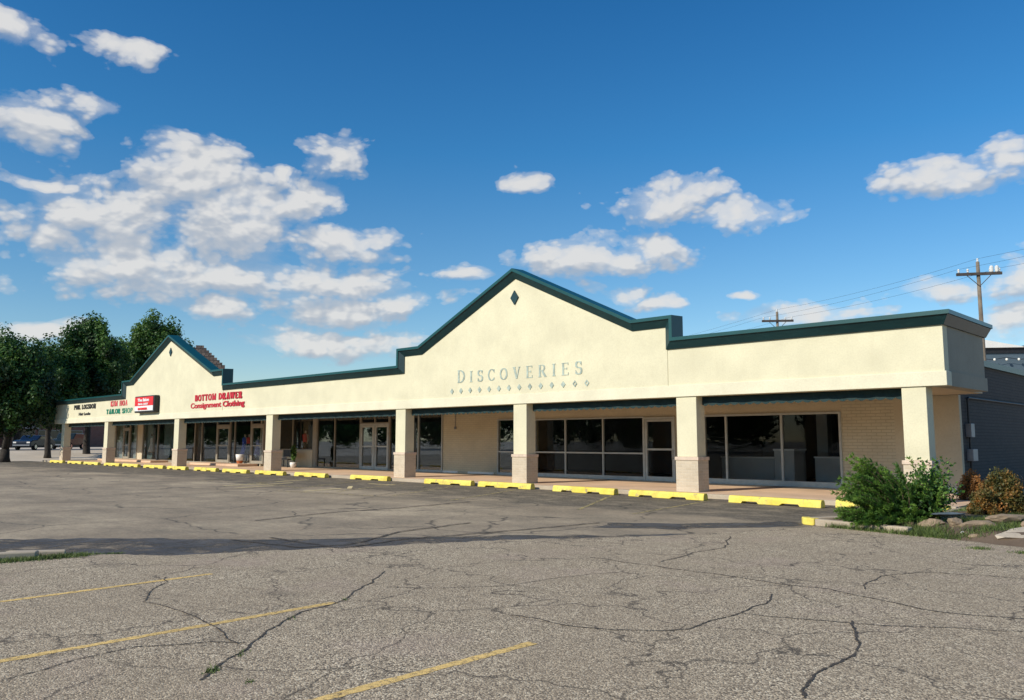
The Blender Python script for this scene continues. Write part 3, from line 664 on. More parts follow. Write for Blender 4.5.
def serif_text(s, x0, x1, z0, z1, m, parent, name='lettering', y=Y0-.018, depth=.03, boost=1., heights=None, gap=.1, slant=0.):
    s_chars = s; tot = sum(GL[c][0]*(heights[i] if heights else 1) for i, c in enumerate(s))+gap*(len(s)-1)
    u = (x1-x0)/tot; hgt = z1-z0; x = x0; k = 0
    for i, c in enumerate(s):
        hs = heights[i] if heights else 1
        w, strokes = GL[c]; mb = MB()
        for pts, sw in strokes:
            k += 1; off = (k % 9)*.0007
            sw = sw*boost
            P = [(x+px_*u*hs, z0+pz*hgt*hs) for px_, pz in pts]
            L_, R_ = [], []
            for j, p in enumerate(P):
                a = P[max(0, j-1)]; b_ = P[min(len(P)-1, j+1)]
                dx, dz = b_[0]-a[0], b_[1]-a[1]; L = math.hypot(dx, dz) or 1
                nx, nz = -dz/L, dx/L
                # thick on uprights, thin on levels for the rounds
                ww = sw*(.45+.55*abs(nx)) if len(pts) > 3 else sw
                hw = ww*.5*(u*abs(nx)+hgt*abs(nz))*hs
                L_.append((p[0]+nx*hw, p[1]+nz*hw)); R_.append((p[0]-nx*hw, p[1]-nz*hw))
            for j in range(len(P)-1):
                mb.prism([L_[j], L_[j+1], R_[j+1], R_[j]], y-depth-off, y+.004)
        x += (w*hs+gap)*u
        if strokes: mb.build('letter', m, parent)
def font_text(s, x0, x1, z0, size, m, parent, name='lettering', y=Y0-.02, off=.01, depth=.015, serifs=True):
    cu = bpy.data.curves.new(name, 'FONT'); cu.body = s; cu.size = size; cu.extrude = depth; cu.offset = off; cu.resolution_u = 4
    tmp = bpy.data.objects.new('tmp', cu); col.objects.link(tmp)
    dg = bpy.context.evaluated_depsgraph_get(); dg.update()
    me = bpy.data.meshes.new_from_object(tmp.evaluated_get(dg)); bpy.data.objects.remove(tmp)
    vs = [v.co.copy() for v in me.vertices]; a = min(v.x for v in vs); b_ = max(v.x for v in vs); k = (x1-x0)/(b_-a)
    for v in me.vertices: v.co = Vector((x0+(v.co.x-a)*k, y-v.co.z-depth*.5, z0+v.co.y))
    me.materials.clear(); me.materials.append(m)
    bm = bmesh.new(); bm.from_mesh(me); bmesh.ops.remove_doubles(bm, verts=bm.verts, dist=1e-5); seen = set(); isl = []
    for v in bm.verts:
        if v in seen: continue
        st = [v]; seen.add(v); g_ = []
        while st:
            q = st.pop(); g_.append(q)
            for e in q.link_edges:
                o_ = e.other_vert(q)
                if o_ not in seen: seen.add(o_); st.append(o_)
        xs_ = [q.co.x for q in g_]; isl.append([min(xs_), max(xs_), set(g_)])
    isl.sort(key=lambda g_: g_[0]); grp = []
    for g_ in isl:
        if grp and g_[0] < (grp[-1][0]+grp[-1][1])/2+.25*(grp[-1][1]-grp[-1][0]) and g_[1] <= grp[-1][1]+.5*(g_[1]-g_[0]): grp[-1][2] |= g_[2]; grp[-1][1] = max(grp[-1][1], g_[1])
        else: grp.append(g_)
    for g_ in grp:
        ix = {v: i for i, v in enumerate(g_[2])}; mb = MB()
        mb.add([tuple(v.co) for v in ix], [tuple(ix[v] for v in f.verts) for f in bm.faces if f.verts[0] in ix]); mb.build('letter', m, parent)
    bm.free()

s1 = empty('wall_sign', (-20.6, Y0, 3.4), 'weathered grey serif letters reading DISCOVERIES over a row of small diamonds, on the larger gable', 'sign')
serif_text('DISCOVERIES', -23.78, -17.46, 3.90, 4.40, M['letter_grey'], s1, heights=[1]+[.87]*9+[.9], gap=.42, boost=.95, depth=.012)
for i in range(14):
    cx = -24.08+i*(-17.26+24.08)/13; cz = 3.585; a, c = .1, .115
    mb = MB()
    if i in (12, 13):
        for q in range(4):
            o1 = [(cx-a, cz), (cx, cz-c), (cx+a, cz), (cx, cz+c)]; i1 = [(cx-a*.5, cz), (cx, cz-c*.5), (cx+a*.5, cz), (cx, cz+c*.5)]
            mb.prism([o1[q], o1[(q+1) % 4], i1[(q+1) % 4], i1[q]], Y0-.04, Y0-.016)
    else: mb.prism([(cx-a, cz), (cx, cz-c), (cx+a, cz), (cx, cz+c)], Y0-.04, Y0-.016)
    mb.build('diamond', M['letter_grey'], s1)
s2 = empty('wall_sign', (-44, Y0, 3.4), 'red letters reading BOTTOM DRAWER Consignment Clothing, beside the smaller gable', 'sign')
serif_text('BOTTOM DRAWER', -46.75, -41.1, 3.96, 4.31, M['letter_red'], s2, boost=1.75, gap=.14)
font_text('Consignment Clothing', -47.28, -40.8, 3.55, .42, M['letter_red'], s2, off=.012)
s3 = empty('wall_sign', (-58.3, Y0, 3.4), 'red and green letters reading KIM HOA TAILOR SHOP, left of the red light box', 'sign')
serif_text('KIM HOA', -59.96, -56.95, 4.04, 4.39, M['letter_pink'], s3, boost=1.6, gap=.16, y=Y0)
serif_text('TAILOR SHOP', -60.68, -56.0, 3.52, 3.84, M['letter_green'], s3, boost=1.7, gap=.14, y=Y0)
s4 = empty('wall_sign', (-65, Y0, 3.4), 'small black letters reading PHIL LOGSDON Hair Looks, at the far left end of the fascia', 'sign')
serif_text('PHIL LOGSDON', -67.35, -62.8, 4.0, 4.33, M['letter_black'], s4, boost=1.6, gap=.12, y=Y0)
font_text('Hair Looks', -66.28, -63.85, 3.55, .27, M['letter_black'], s4, off=.015, y=Y0)
s5 = empty('light_box_sign', (-54, Y0, 3.4), 'red and white light box sign with white script on the smaller gable wall', 'sign')
MB().box(-54.85, -51.75, Y0-.36, Y0-.02, 3.45, 4.52).build('sign_box', M['black'], s5, bevel=.05)
MB().box(-54.77, -51.9, Y0-.375, Y0-.362, 3.88, 4.45).build('sign_face', M['sign_red'], s5)
MB().box(-54.77, -51.9, Y0-.375, Y0-.362, 3.56, 3.877).build('sign_face', M['sign_white'], s5)
font_text('The Salon', -54.3, -52.5, 4.17, .26, M['sign_white'], s5, y=Y0-.378, off=.012)
font_text('364-1337', -54.2, -52.6, 3.94, .16, M['sign_white'], s5, y=Y0-.378, off=.008)
font_text('BARBER', -54.2, -52.7, 3.63, .18, M['sign_red'], s5, y=Y0-.378, off=.012)

# ------------------------------------------------------------------ inside the shops
def counter(x0, x1, y0, y1, h, label):
    t = empty('shop_counter', ((x0+x1)/2, (y0+y1)/2, .13), label, 'counter', 'pale counters behind the right hand window')
    MB().box(x0+.03, x1-.03, y0+.03, y1-.03, .13, h-.05).build('cabinet', M['counter'], t)
    MB().box(x0, x1, y0, y1, h-.05, h).build('countertop', M['white'], t, bevel=.008)
counter(-16.2, -14.0, 28.3, 29.0, 1.05, 'pale shop counter behind the narrow left pane of the wide window')
counter(-13.7, -12.9, 27.6, 28.6, 1.35, 'tall narrow pale cabinet just left of the middle of the wide window')
counter(-12.3, -10.9, 27.8, 28.6, 1.1, 'long pale counter seen in the right pane of the wide window')
part(MB().box(-12.9, -12.5, 29.5, 29.9, .13, 3.2), 'interior_post', 'counter')

def folds(x0, x1, y, z0, z1, m, label):
    n = max(12, int((x1-x0)/.04)); mb = MB()
    for i in range(n):
        a = x0+(x1-x0)*i/n; b_ = x0+(x1-x0)*(i+1)/n
        ya = y+.04*math.sin(a*28); yb = y+.04*math.sin(b_*28)
        mb.add([(a, ya, z0), (b_, yb, z0), (b_, yb, z1), (a, ya, z1)], [(0, 1, 2, 3)])
    return tag(mb.build('curtain', M[m], smooth=True), label, 'curtain')
folds(-68.2, xq-.1, 25.25, .28, 2.9, 'curtain', 'pale curtain behind the farthest left shop pane')
folds(X(130.5), X(137), 25.25, .28, 2.9, 'curtain', 'pale curtain in the pane just right of the tailor shop door')
folds(X(160), X(171), 25.3, .6, 2.9, 'curtain_teal', 'grey green curtain beside the white dressed mannequin')
folds(X(143.5), X(149), 25.3, .3, 2.9, 'curtain_teal', 'dark grey green curtain left of the white dressed mannequin')

def mannequin(x, y, z, topm, skirtm, label, h=1.7, hair=None, dress=True):
    t = empty('mannequin', (x, y, z), label, 'mannequin')
    s = h/1.7
    me = bpy.data.meshes.new('body')
    J = [(0, 0, .93), (0, 0, 1.12), (0, 0, 1.36), (0, 0, 1.46), (0, 0, 1.53), (0, -.01, 1.62),
         (.17, 0, 1.38), (.22, .02, 1.12), (.24, -.05, .9), (-.17, 0, 1.38), (-.22, .02, 1.12), (-.24, -.05, .9),
         (.09, 0, .88), (.1, 0, .5), (.1, .02, .08), (.1, -.1, .03), (-.09, 0, .88), (-.1, 0, .5), (-.1, .02, .08), (-.1, -.1, .03)]
    E_ = [(0,1),(1,2),(2,3),(3,4),(4,5),(2,6),(6,7),(7,8),(2,9),(9,10),(10,11),(0,12),(12,13),(13,14),(14,15),(0,16),(16,17),(17,18),(18,19)]
    Rr = [.14,.115,.14,.055,.07,.09,.055,.04,.03,.055,.04,.03,.09,.06,.045,.035,.09,.06,.045,.035]
    me.from_pydata([(x+a*s, y+b_*s, z+c*s) for a, b_, c in J], E_, []); me.materials.append(M['skin'])
    o = bpy.data.objects.new('body', me); col.objects.link(o); o.parent = t; o.matrix_parent_inverse = parent_inv(t)
    sk = o.modifiers.new('skin', 'SKIN')
    for i, v in enumerate(me.skin_vertices[0].data): v.radius = (Rr[i]*s, Rr[i]*s*.8); v.use_root = (i == 0)
    sb = o.modifiers.new('sub', 'SUBSURF'); sb.levels = 1; sb.render_levels = 1
    MB().lathe([(.19*s, z+.86*s), (.16*s, z+1.1*s), (.205*s, z+1.36*s), (.09*s, z+1.45*s)], x, y, 14, None, 1., .75).build('top', M[topm], t, smooth=True)
    prof = [(.32*s, z+.45*s), (.25*s, z+.7*s), (.195*s, z+.9*s), (.165*s, z+1.08*s)] if dress else [(.2*s, z+.5*s), (.2*s, z+.8*s), (.17*s, z+1.0*s)]
    MB().lathe(prof, x, y, 16, None, 1., .8).build('skirt', M[skirtm], t, smooth=True)
    if hair: MB().lathe([(.06*s, z+1.5*s), (.13*s, z+1.58*s), (.125*s, z+1.7*s), (.04*s, z+1.77*s)], x, y+.02, 12).build('hair', M[hair], t, smooth=True)
    return t
mannequin(wx(152.5, 25.35), 25.35, .35, 'white_cloth', 'white_cloth', 'mannequin in a long white dress with dark hair in the tailor shop window', 1.8, 'black')
mannequin(wx(245, 25.3), 25.3, .3, 'blue_cloth', 'blue_cloth', 'mannequin in a dark blue dress between the two consignment shop doors', 1.85)
mannequin(wx(249.3, 25.3), 25.3, .3, 'red_cloth', 'black', 'mannequin in a long red top just left of the second consignment door', 1.85)
mannequin(wx(258.5, 25.6), 25.6, .3, 'violet_cloth', 'violet_cloth', 'mannequin in violet standing behind the glass of the second consignment door', 1.7)
mannequin(wx(305.5, 26.6), 26.6, .42, 'red_cloth', 'black', 'mannequin in a red top above the low wall window', 1.95, None, False)
t = empty('plant_pot', (wx(240.5, 24.6), 24.6, ZS), 'white pot with a terracotta foot beside the blue dressed mannequin', 'pot')
MB().lathe([(.16, ZS), (.2, ZS+.16), (.2, ZS+.18)], wx(240.5, 24.6), 24.6, 14).build('foot', M['orange'], t)
MB().lathe([(.2, ZS+.182), (.26, ZS+.55), (.22, ZS+.56)], wx(240.5, 24.6), 24.6, 14).build('bowl', M['white'], t, smooth=True)
# bench, white pot and thin dark shrub before the low wall
bx = wx(287, 25.2)
t = empty('bench', (bx, 25.2, .12), 'black metal bench with white cushions against the low tan wall', 'bench')
MB().box(bx-.75, bx+.55, 24.95, 25.4, .55, .6).build('seat', M['black'], t)
MB().box(bx-.75, bx+.55, 25.42, 25.46, .72, 1.12).build('backrest', M['black'], t)
for dx in (-.7, .5):
    for yy in (24.97, 25.42): MB().box(bx+dx-.03, bx+dx+.03, yy, yy+.04, .12, .55 if yy < 25 else .72).build('leg', M['black'], t)
MB().box(bx-.7, bx-.2, 24.98, 25.36, .602, .72).build('cushion', M['white'], t, bevel=.03)
px_ = wx(294, 24.9)
t = empty('potted_plant', (px_, 24.9, .12), 'tall thin dark plant in a white pot in front of the low tan wall', 'potted plant')
MB().lathe([(.13, .12), (.19, .3), (.2, .42), (.17, .43)], px_, 24.9, 14).build('pot', M['white'], t, smooth=True)

def leaves(mb_pts, size, parent, name, m, asp=1.7, tints=None, droop=.0):
    """mb_pts: (n,3) centres, (n,3) normals"""
    P, Nn = mb_pts; n = len(P)
    a = rng.normal(size=(n, 3)); a -= (a*Nn).sum(1)[:, None]*Nn; a /= np.linalg.norm(a, axis=1)[:, None]+1e-9
    b_ = np.cross(Nn, a); s = size*rng.uniform(.6, 1.3, n)[:, None]
    if droop: a = a+np.array([0, 0, droop]); a /= np.linalg.norm(a, axis=1)[:, None]+1e-9
    V = np.stack([P-a*s*.5*asp, P+b_*s*.5-a*s*.05, P+a*s*.5*asp, P-b_*s*.5+a*s*.08], 1).reshape(-1, 3)
    me = bpy.data.meshes.new(name); me.vertices.add(4*n); me.vertices.foreach_set('co', V.ravel())
    me.loops.add(4*n); me.loops.foreach_set('vertex_index', np.arange(4*n))
    me.polygons.add(n); me.polygons.foreach_set('loop_start', np.arange(0, 4*n, 4)); me.polygons.foreach_set('loop_total', np.full(n, 4))
    me.update(); me.validate()
    at = me.attributes.new('tint', 'FLOAT', 'POINT'); tv = tints if tints is not None else rng.random(n)
    at.data.foreach_set('value', np.repeat(tv, 4).astype(np.float32))
    me.materials.append(m); o = bpy.data.objects.new(name, me); col.objects.link(o)
    if parent: o.parent = parent; o.matrix_parent_inverse = parent_inv(parent)
    return o
def unit(n):
    v = rng.normal(size=(n, 3)); return v/np.linalg.norm(v, axis=1)[:, None]
u = unit(260); c = np.array([px_, 24.9, .95])
leaves((c+u*np.array([.16, .16, .5])*rng.uniform(.3, 1, (260, 1)), unit(260)), .1, t, 'foliage', M['leaf'])

# ------------------------------------------------------------------ electric boxes on the side wall
SX = -7.17
t = empty('electric_meter', (SX, 26.85, 0), 'grey electric boxes and conduit on the dark brick side wall', 'meter box')
yb = 26.85
MB().box(SX+.002, SX+.16, yb-.16, yb+.2, 1.75, 2.15).build('upper_box', M['metal_grey'], t, bevel=.01)
MB().box(SX+.002, SX+.18, yb-.18, yb+.3, 1.05, 1.4).build('lower_box', M['metal_grey'], t, bevel=.01)
MB().tube([(SX+.06, yb, .1), (SX+.06, yb, 2.88), (SX+.06, yb+.08, 2.92), (SX+.06, 34, 2.92)], .03, 8).build('conduit', M['black'], t)

# ------------------------------------------------------------------ wheel stops
def wheel_stop_mesh():
    mb = MB(); L = 1.3; pf = lambda zb: [(-.12, zb), (-.105, .13), (-.07, .19), (.07, .19), (.105, .13), (.12, zb)]
    xs = [(-L, 0.), (-L+.38, 0.), (-L+.42, .055), (-L+.84, .055), (-L+.88, 0.), (-.38+.55, 0.), (-.34+.6, .055), (.7, .055), (.74, 0.), (L, 0.)]
    rings = [[(x, y, z) for y, z in pf(zb)] for x, zb in xs]; n = 6; vs = [p for r in rings for p in r]; fs = []
    for i in range(len(rings)-1):
        for k in range(n): fs.append((i*n+k, i*n+(k+1) % n, (i+1)*n+(k+1) % n, (i+1)*n+k))
    fs += [tuple(range(n)), tuple(range((len(rings)-1)*n, len(rings)*n))]
    mb.add(vs, fs); return mb
stops = [(-7.15, 20.3, -2), (-9.9, 19.95, -3.5), (-13.3, 20.15, -2), (-16.5, 20.35, -3), (-20.25, 20.6, 0), (-23.3, 20.65, 1), (-28.4, 20.75, 0)]
for a, b_ in ((294, 328), (258, 286), (226, 249), (196, 218), (169, 190), (147, 164), (123.5, 140), (106, 122), (85.5, 102), (69, 84.5), (51, 67)):
    stops.append(((wx(a, 20.6)+wx(b_, 20.6))/2, 20.62+random.uniform(-.06, .06), random.uniform(-2, 2)))
desc = ['half hidden behind the big juniper', 'in front of the wide right hand window', 'at the foot of the second column from the right', 'in front of the single glass door',
        'just left of the third column from the right', 'before the blank tan brick panel', 'before the double glass doors', 'first one left of the gap before the low wall window',
        'below the column right of the consignment doors', 'before the second consignment door', 'before the first consignment door', 'at the foot of the column below the red letters',
        'before the tailor shop mannequin window', 'before the tailor shop door', 'right of the second column from the left end', 'left of the second column from the left end', 'just right of the leftmost column', 'leftmost of all the yellow wheel stops']
first = None
for k, (x, y, a) in enumerate(stops):
    if first is None: first = wheel_stop_mesh().build('wheel_stop', M['yellow'], bevel=.012); o = first
    else: o = first.copy(); col.objects.link(o)
    o.location = (x, y, .002); o.rotation_euler = (0, 0, R(a)); 
    tag(o, 'yellow concrete wheel stop '+desc[k], 'wheel stop', 'yellow wheel stops along the shop fronts')

# ------------------------------------------------------------------ planting bed on the right
bed = [(-7.1, 15.62), (-5.3, 15.45), (-3.95, 15.0), (-3.1, 14.7), (0., 14.1), (12, 14.0), (12, 27), (-5.9, 27), (-5.9, 20.8), (-5.6, 18.8), (-7.1, 16.4)]
nx_, ny_ = 46, 34; vs = []; fs = []
def inside(p, poly):
    c_ = False; j = len(poly)-1
    for i in range(len(poly)):
        if (poly[i][1] > p[1]) != (poly[j][1] > p[1]) and p[0] < (poly[j][0]-poly[i][0])*(p[1]-poly[i][1])/(poly[j][1]-poly[i][1])+poly[i][0]: c_ = not c_
        j = i
    return c_
def edge_d(p, poly):
    best = 9
    for i in range(len(poly)):
        a = poly[i-1]; b_ = poly[i]; vx, vy = b_[0]-a[0], b_[1]-a[1]
        t0 = max(0, min(1, ((p[0]-a[0])*vx+(p[1]-a[1])*vy)/(vx*vx+vy*vy))); best = min(best, math.hypot(p[0]-a[0]-vx*t0, p[1]-a[1]-vy*t0))
    return best
def bed_h(x, y):
    if not inside((x, y), bed): return -.05
    return min(.17, edge_d((x, y), bed)*.5)+.03*math.sin(x*2.1+y)*math.cos(y*1.7)
for j in range(ny_*2):
    for i in range(nx_*2):
        x = -7.3+i*.22; y = 13.7+j*.21; vs.append((x, y, bed_h(x, y)+.0))
W_ = nx_*2
for j in range(ny_*2-1):
    for i in range(W_-1): fs.append((j*W_+i, j*W_+i+1, (j+1)*W_+i+1, (j+1)*W_+i))
mb = MB(); mb.add(vs, fs); bo = mb.build('planting_bed', M['soil'], smooth=True, kind='structure')
# kerb round the front of the bed, painted yellow at its nose
def kerbline(pts, w, h, name, m):
    mb = MB(); L_ = []; R2 = []
    for j, p in enumerate(pts):
        a = pts[max(0, j-1)]; b_ = pts[min(len(pts)-1, j+1)]; L = math.dist(a, b_); nx, ny = -(b_[1]-a[1])/L*w/2, (b_[0]-a[0])/L*w/2
        L_.append((p[0]+nx, p[1]+ny)); R2.append((p[0]-nx, p[1]-ny))
    mb.slab(L_+R2[::-1], -.01, h); return mb.build(name, m, kind='structure', bevel=.02)
kerbline([(-6.95, 15.75), (-6.0, 15.55), (-5.1, 15.35)], .16, .13, 'kerb', M['kerb'])
kerbline([(-7.28, 15.98), (-7.2, 15.84), (-6.96, 15.752)], .165, .135, 'kerb', M['yellow'])
kerbline([(-7.25, 16.05), (-6.6, 17.2), (-5.7, 18.8), (-5.75, 20.8)], .15, .12, 'kerb', M['kerb'])

def rock(x, y, z, sx, sy, sz, rz, m, label, name='rock', cat='rock', flat=.4, seed=1, grp=None):
    bm = bmesh.new(); bmesh.ops.create_icosphere(bm, subdivisions=3, radius=1)
    r2 = random.Random(seed); ph = [r2.uniform(0, 6) for _ in range(6)]
    pl = [Vector((r2.uniform(-1, 1), r2.uniform(-1, 1), r2.uniform(-.6, 1))).normalized() for _ in range(16)]
    for v in bm.verts:
        c0 = v.co.copy(); k = 1.
        for q in pl:
            d = c0.dot(q)
            if d > .62: k = min(k, .62/d)
        v.co = c0*k*(1+.05*math.sin(5*c0.x+ph[0])*math.cos(6*c0.y+ph[1])+.03*math.sin(13*c0.z+ph[2]+7*c0.x))
        v.co.x *= sx; v.co.y *= sy; v.co.z *= sz
    me = bpy.data.meshes.new(name); bm.to_mesh(me); bm.free(); me.materials.append(m)
    o = bpy.data.objects.new(name, me); col.objects.link(o); o.location = (x, y, z); o.rotation_euler = (r2.uniform(-.1, .1), r2.uniform(-.1, .1), rz)
    return tag(o, label, cat, grp)
rock(-4.85, 15.75, 0.19, .28, .18, .12, .5, M['rock'], 'brown sandstone rock directly right of the juniper foot', seed=3)
rock(-4.45, 15.7, 0.21, .2, .14, .14, 1.2, M['rock'], 'small upright brown rock under the right end of the dark slab', seed=4)
rock(-4.72, 16.2, .33, .42, .26, .035, .6, M['slab_blue'], 'flat dark blue grey stone slab lying on the brown rocks', seed=5, name='stone_slab', cat='stone slab')
rock(-4.15, 15.85, 0.21, .38, .14, .10, .75, M['rock'], 'long low rock between the slab and the bronze shrub', seed=6)
rock(-3.95, 16.8, 0.25, .55, .2, .14, .9, M['rock'], 'long tan rock ledge below the bronze shrub', seed=7)
rock(-3.35, 16.2, 0.24, .34, .2, .16, .3, M['rock'], 'brown rounded rock at the right edge of the bed', seed=8)
rock(-2.85, 16.6, 0.26, .4, .26, .2, 1.1, M['rock'], 'brown sandstone boulder farthest right in the bed', seed=9)
rock(-2.95, 15.45, .15, .85, .6, .13, .6, M['rock_pale'], 'broad flat pale stone slab at the right edge of the asphalt', seed=10, name='stone_slab', cat='stone slab')
rock(-4.25, 15.35, .08, .06, .06, .06, .2, M['white'], 'small white stone at the front edge of the bed', seed=12)
rock(-4.05, 15.2, .07, .16, .1, .06, .8, M['rock'], 'little brown rock beside the white stone', seed=13)
rock(-5.6, 22.6, .15, 1.1, .14, .10, 1.5, M['rock'], 'long tan rock lying below the orange shrub', seed=15)

def bush(name, x, y, z, rx, ry, rz_, n, size, m, label, cat='shrub', grp=None, clumps=40, tw=M['twig'], asp=1.7, seed=0):
    t = empty(name, (x, y, z), label, cat, grp)
    u = unit(clumps); u[:, 2] = np.abs(u[:, 2])*1.1-.15
    cc = u*rng.uniform(.55, .95, (clumps, 1))*np.array([rx, ry, rz_])+np.array([x, y, z+rz_*.28])
    idx = rng.integers(0, clumps, n); v = unit(n)
    P = cc[idx]+v*rng.uniform(.15, 1, (n, 1))**.5*np.array([rx, ry, rz_])*.33
    P[:, 2] = np.maximum(P[:, 2], z+.02)
    tin = np.clip(.15+.6*rng.random(clumps)[idx]+.3*(v[:, 2]*.5), 0, 1)
    leaves((P, (v+unit(n)*.9)/np.linalg.norm(v+unit(n)*.001, axis=1)[:, None]), size, t, 'foliage', m, asp, tin)
    mb = MB()
    for i in range(min(14, clumps)):
        mid = (cc[i]+np.array([x, y, z]))/2+rng.normal(size=3)*.05
        mb.tube([(x+rng.normal()*.05, y+rng.normal()*.05, z-.03), tuple(mid), tuple(cc[i])], [.02, .014, .006], 5)
    mb.build('stems', tw, t); return t
p = far(1004, 519, 19.6); bush('shrub', p[0], p[1], .15, .42, .42, .69, 20000, .026, M['barberry'], 'large rounded bronze green shrub before the dark brick side wall', clumps=150, asp=2.)
p = far(984, 519, 18.9); bush('shrub', p[0], p[1], .15, .25, .25, .42, 7000, .024, M['barberry'], 'smaller yellow green shrub leaning on the left of the large bronze one', clumps=60, asp=2.)
p = far(973, 500, 24.4); bush('shrub', p[0], p[1], .1, .36, .34, .56, 7000, .03, M['barberry_o'], 'orange leaved shrub at the corner of the side wall', clumps=60, asp=2.)

# juniper: arching branches swept to the left, each with short dense sprays
def juniper(x, y, z):
    t = empty('juniper', (x, y, z), 'big green windswept juniper spreading over the bed kerb', 'juniper')
    PP = []; TT = []; mb = MB()
    right = Vector(_R)
    for i in range(290):
        a = random.uniform(0, 2*math.pi); el = random.uniform(.05, 1.5)
        d = Vector((math.cos(a)*math.cos(el), math.sin(a)*math.cos(el), math.sin(el)))
        L = random.uniform(.5, .95)*(.8 if el < .6 else .8+.72*math.sin(el)**3)
        ns = 13; pts = []; p = Vector((x+random.gauss(0, .16), y+random.gauss(0, .16), z)); dd = d.copy()
        for k in range(ns+1):
            pts.append(p.copy()); dd = (dd-right*.075+Vector((0, 0, .03 if k < 6 else -.05))+Vector((random.gauss(0, .03), random.gauss(0, .03), random.gauss(0, .03)))).normalized(); p = p+dd*L/ns*1.1
        mb.tube(pts, [.013*(1-k/(ns+1))+.0015 for k in range(ns+1)], 4, cap=False)
        tn = random.random()
        for k in range(2, ns+1):
            base = pts[k]; ax = (pts[k]-pts[k-1]).normalized()
            for s_ in range(8):
                side = Vector((random.gauss(0, 1), random.gauss(0, 1), random.gauss(0, 1))); side = (side-ax*side.dot(ax)).normalized()
                tip = (ax*1.1+side*.6).normalized()*random.uniform(.05, .15)*(1.2-.75*k/ns)
                for q in range(6):
                    PP.append(base+tip*(q/5)+Vector((random.gauss(0, .005), random.gauss(0, .005), random.gauss(0, .005)))); TT.append((tip.normalized(), tn*.5+.5*(k/ns)**1.5))
    n = len(PP); P = np.array([tuple(p) for p in PP]); ax = np.array([tuple(a_[0]) for a_ in TT]); tin = np.array([a_[1] for a_ in TT])
    ax = ax+rng.normal(size=(n, 3))*.3; ax /= np.linalg.norm(ax, axis=1)[:, None]
    sd = np.cross(ax, unit(n)); sd /= np.linalg.norm(sd, axis=1)[:, None]+1e-9
    L = rng.uniform(.03, .06, n)[:, None]; w = .0065
    V = np.stack([P, P+ax*L*.5+sd*w, P+ax*L, P+ax*L*.5-sd*w], 1).reshape(-1, 3)
    me = bpy.data.meshes.new('foliage'); me.from_pydata([], [], [])
    me.vertices.add(4*n); me.vertices.foreach_set('co', V.ravel()); me.loops.add(4*n); me.loops.foreach_set('vertex_index', np.arange(4*n))
    me.polygons.add(n); me.polygons.foreach_set('loop_start', np.arange(0, 4*n, 4)); me.polygons.foreach_set('loop_total', np.full(n, 4)); me.update(); me.validate()
    at = me.attributes.new('tint', 'FLOAT', 'POINT'); at.data.foreach_set('value', np.repeat(tin, 4).astype(np.float32))
    me.materials.append(M['juniper']); o = bpy.data.objects.new('foliage', me); col.objects.link(o); o.parent = t; o.matrix_parent_inverse = parent_inv(t)
    mb.build('branches', M['twig'], t)
juniper(-5.62, 16.15, .08)

def sapling(x, y, z, label, n=14, h=1.3, seed=0):
    t = empty('shrub', (x, y, z), label, 'shrub'); mb = MB(); P = []; 
    for i in range(n):
        a = random.uniform(0, 6.28); lean = random.uniform(.1, .55); L = h*random.uniform(.55, 1.)
        p = Vector((x, y, z)); d = Vector((math.cos(a)*lean, math.sin(a)*lean, 1)).normalized(); pts = []
        for k in range(9):
            pts.append(p.copy()); p = p+d*L/8; d = (d+Vector((random.gauss(0, .1), random.gauss(0, .1), .02))).normalized()
        mb.tube(pts, [.011*(1-k/10) for k in range(9)], 5, cap=False)
        for k in range(2, 9):
            for q in range(16): P.append(pts[k]+Vector((random.gauss(0, .055), random.gauss(0, .055), random.gauss(0, .05))))
    mb.build('stems', M['twig'], t)
    P = np.array([tuple(p) for p in P]); leaves((P, unit(len(P))), .045, t, 'foliage', M['broadleaf'], 1.6)
sapling(-5.0, 16.35, .12, 'loose light green leafy shrub on the right flank of the juniper', 26, 1.22)
sapling(-5.35, 16.0, .1, 'low leafy green sprout at the right foot of the juniper', 14, .75)

# grass in the bed, at kerbs and in cracks: nobody could count it
def grass(regions, name, label):
    V = []; T2 = []
    for (x0, y0, x1, y1, w, n, h, f) in regions:
        for _ in range(n):
            s_ = random.random(); x = x0+(x1-x0)*s_+random.gauss(0, w); y = y0+(y1-y0)*s_+random.gauss(0, w)
            z = max(bed_h(x, y), .008) if f else .008
            hh = h*random.uniform(.4, 1.2); a = random.uniform(0, 6.28); dx, dy = math.cos(a)*.006, math.sin(a)*.006
            lx, ly = random.gauss(0, hh*.45), random.gauss(0, hh*.45)
            V += [(x-dx, y-dy, z), (x+dx, y+dy, z), (x+lx, y+ly, z+hh)]; T2 += [random.random()]*3
    n = len(V)//3; me = bpy.data.meshes.new(name); me.from_pydata(V, [], [(3*i, 3*i+1, 3*i+2) for i in range(n)])
    at = me.attributes.new('tint', 'FLOAT', 'POINT'); at.data.foreach_set('value', T2); me.materials.append(M['grass'])
    o = bpy.data.objects.new(name, me); col.objects.link(o); o['kind'] = 'stuff'; tag(o, label, 'grass')
grass([(-6.6, 15.6, -4.4, 15.15, .08, 2600, .09, 1), (-5.4, 15.5, -4.6, 15.3, .12, 1500, .12, 1), (-4.4, 15.2, -3.6, 15.4, .1, 700, .08, 1), (-4.6, 16.6, -3.4, 17.6, .22, 3500, .13, 1),
       (-3.8, 17.4, -2.4, 17.4, .3, 3000, .15, 1), (-6.2, 17.6, -5.2, 19.5, .25, 1600, .08, 1), (-5.9, 20.5, -5.0, 23.0, .3, 1500, .08, 1), (-4.1, 15.9, -3.4, 16.5, .1, 900, .1, 1)], 'grass', 'rough green grass growing among the rocks of the bed')
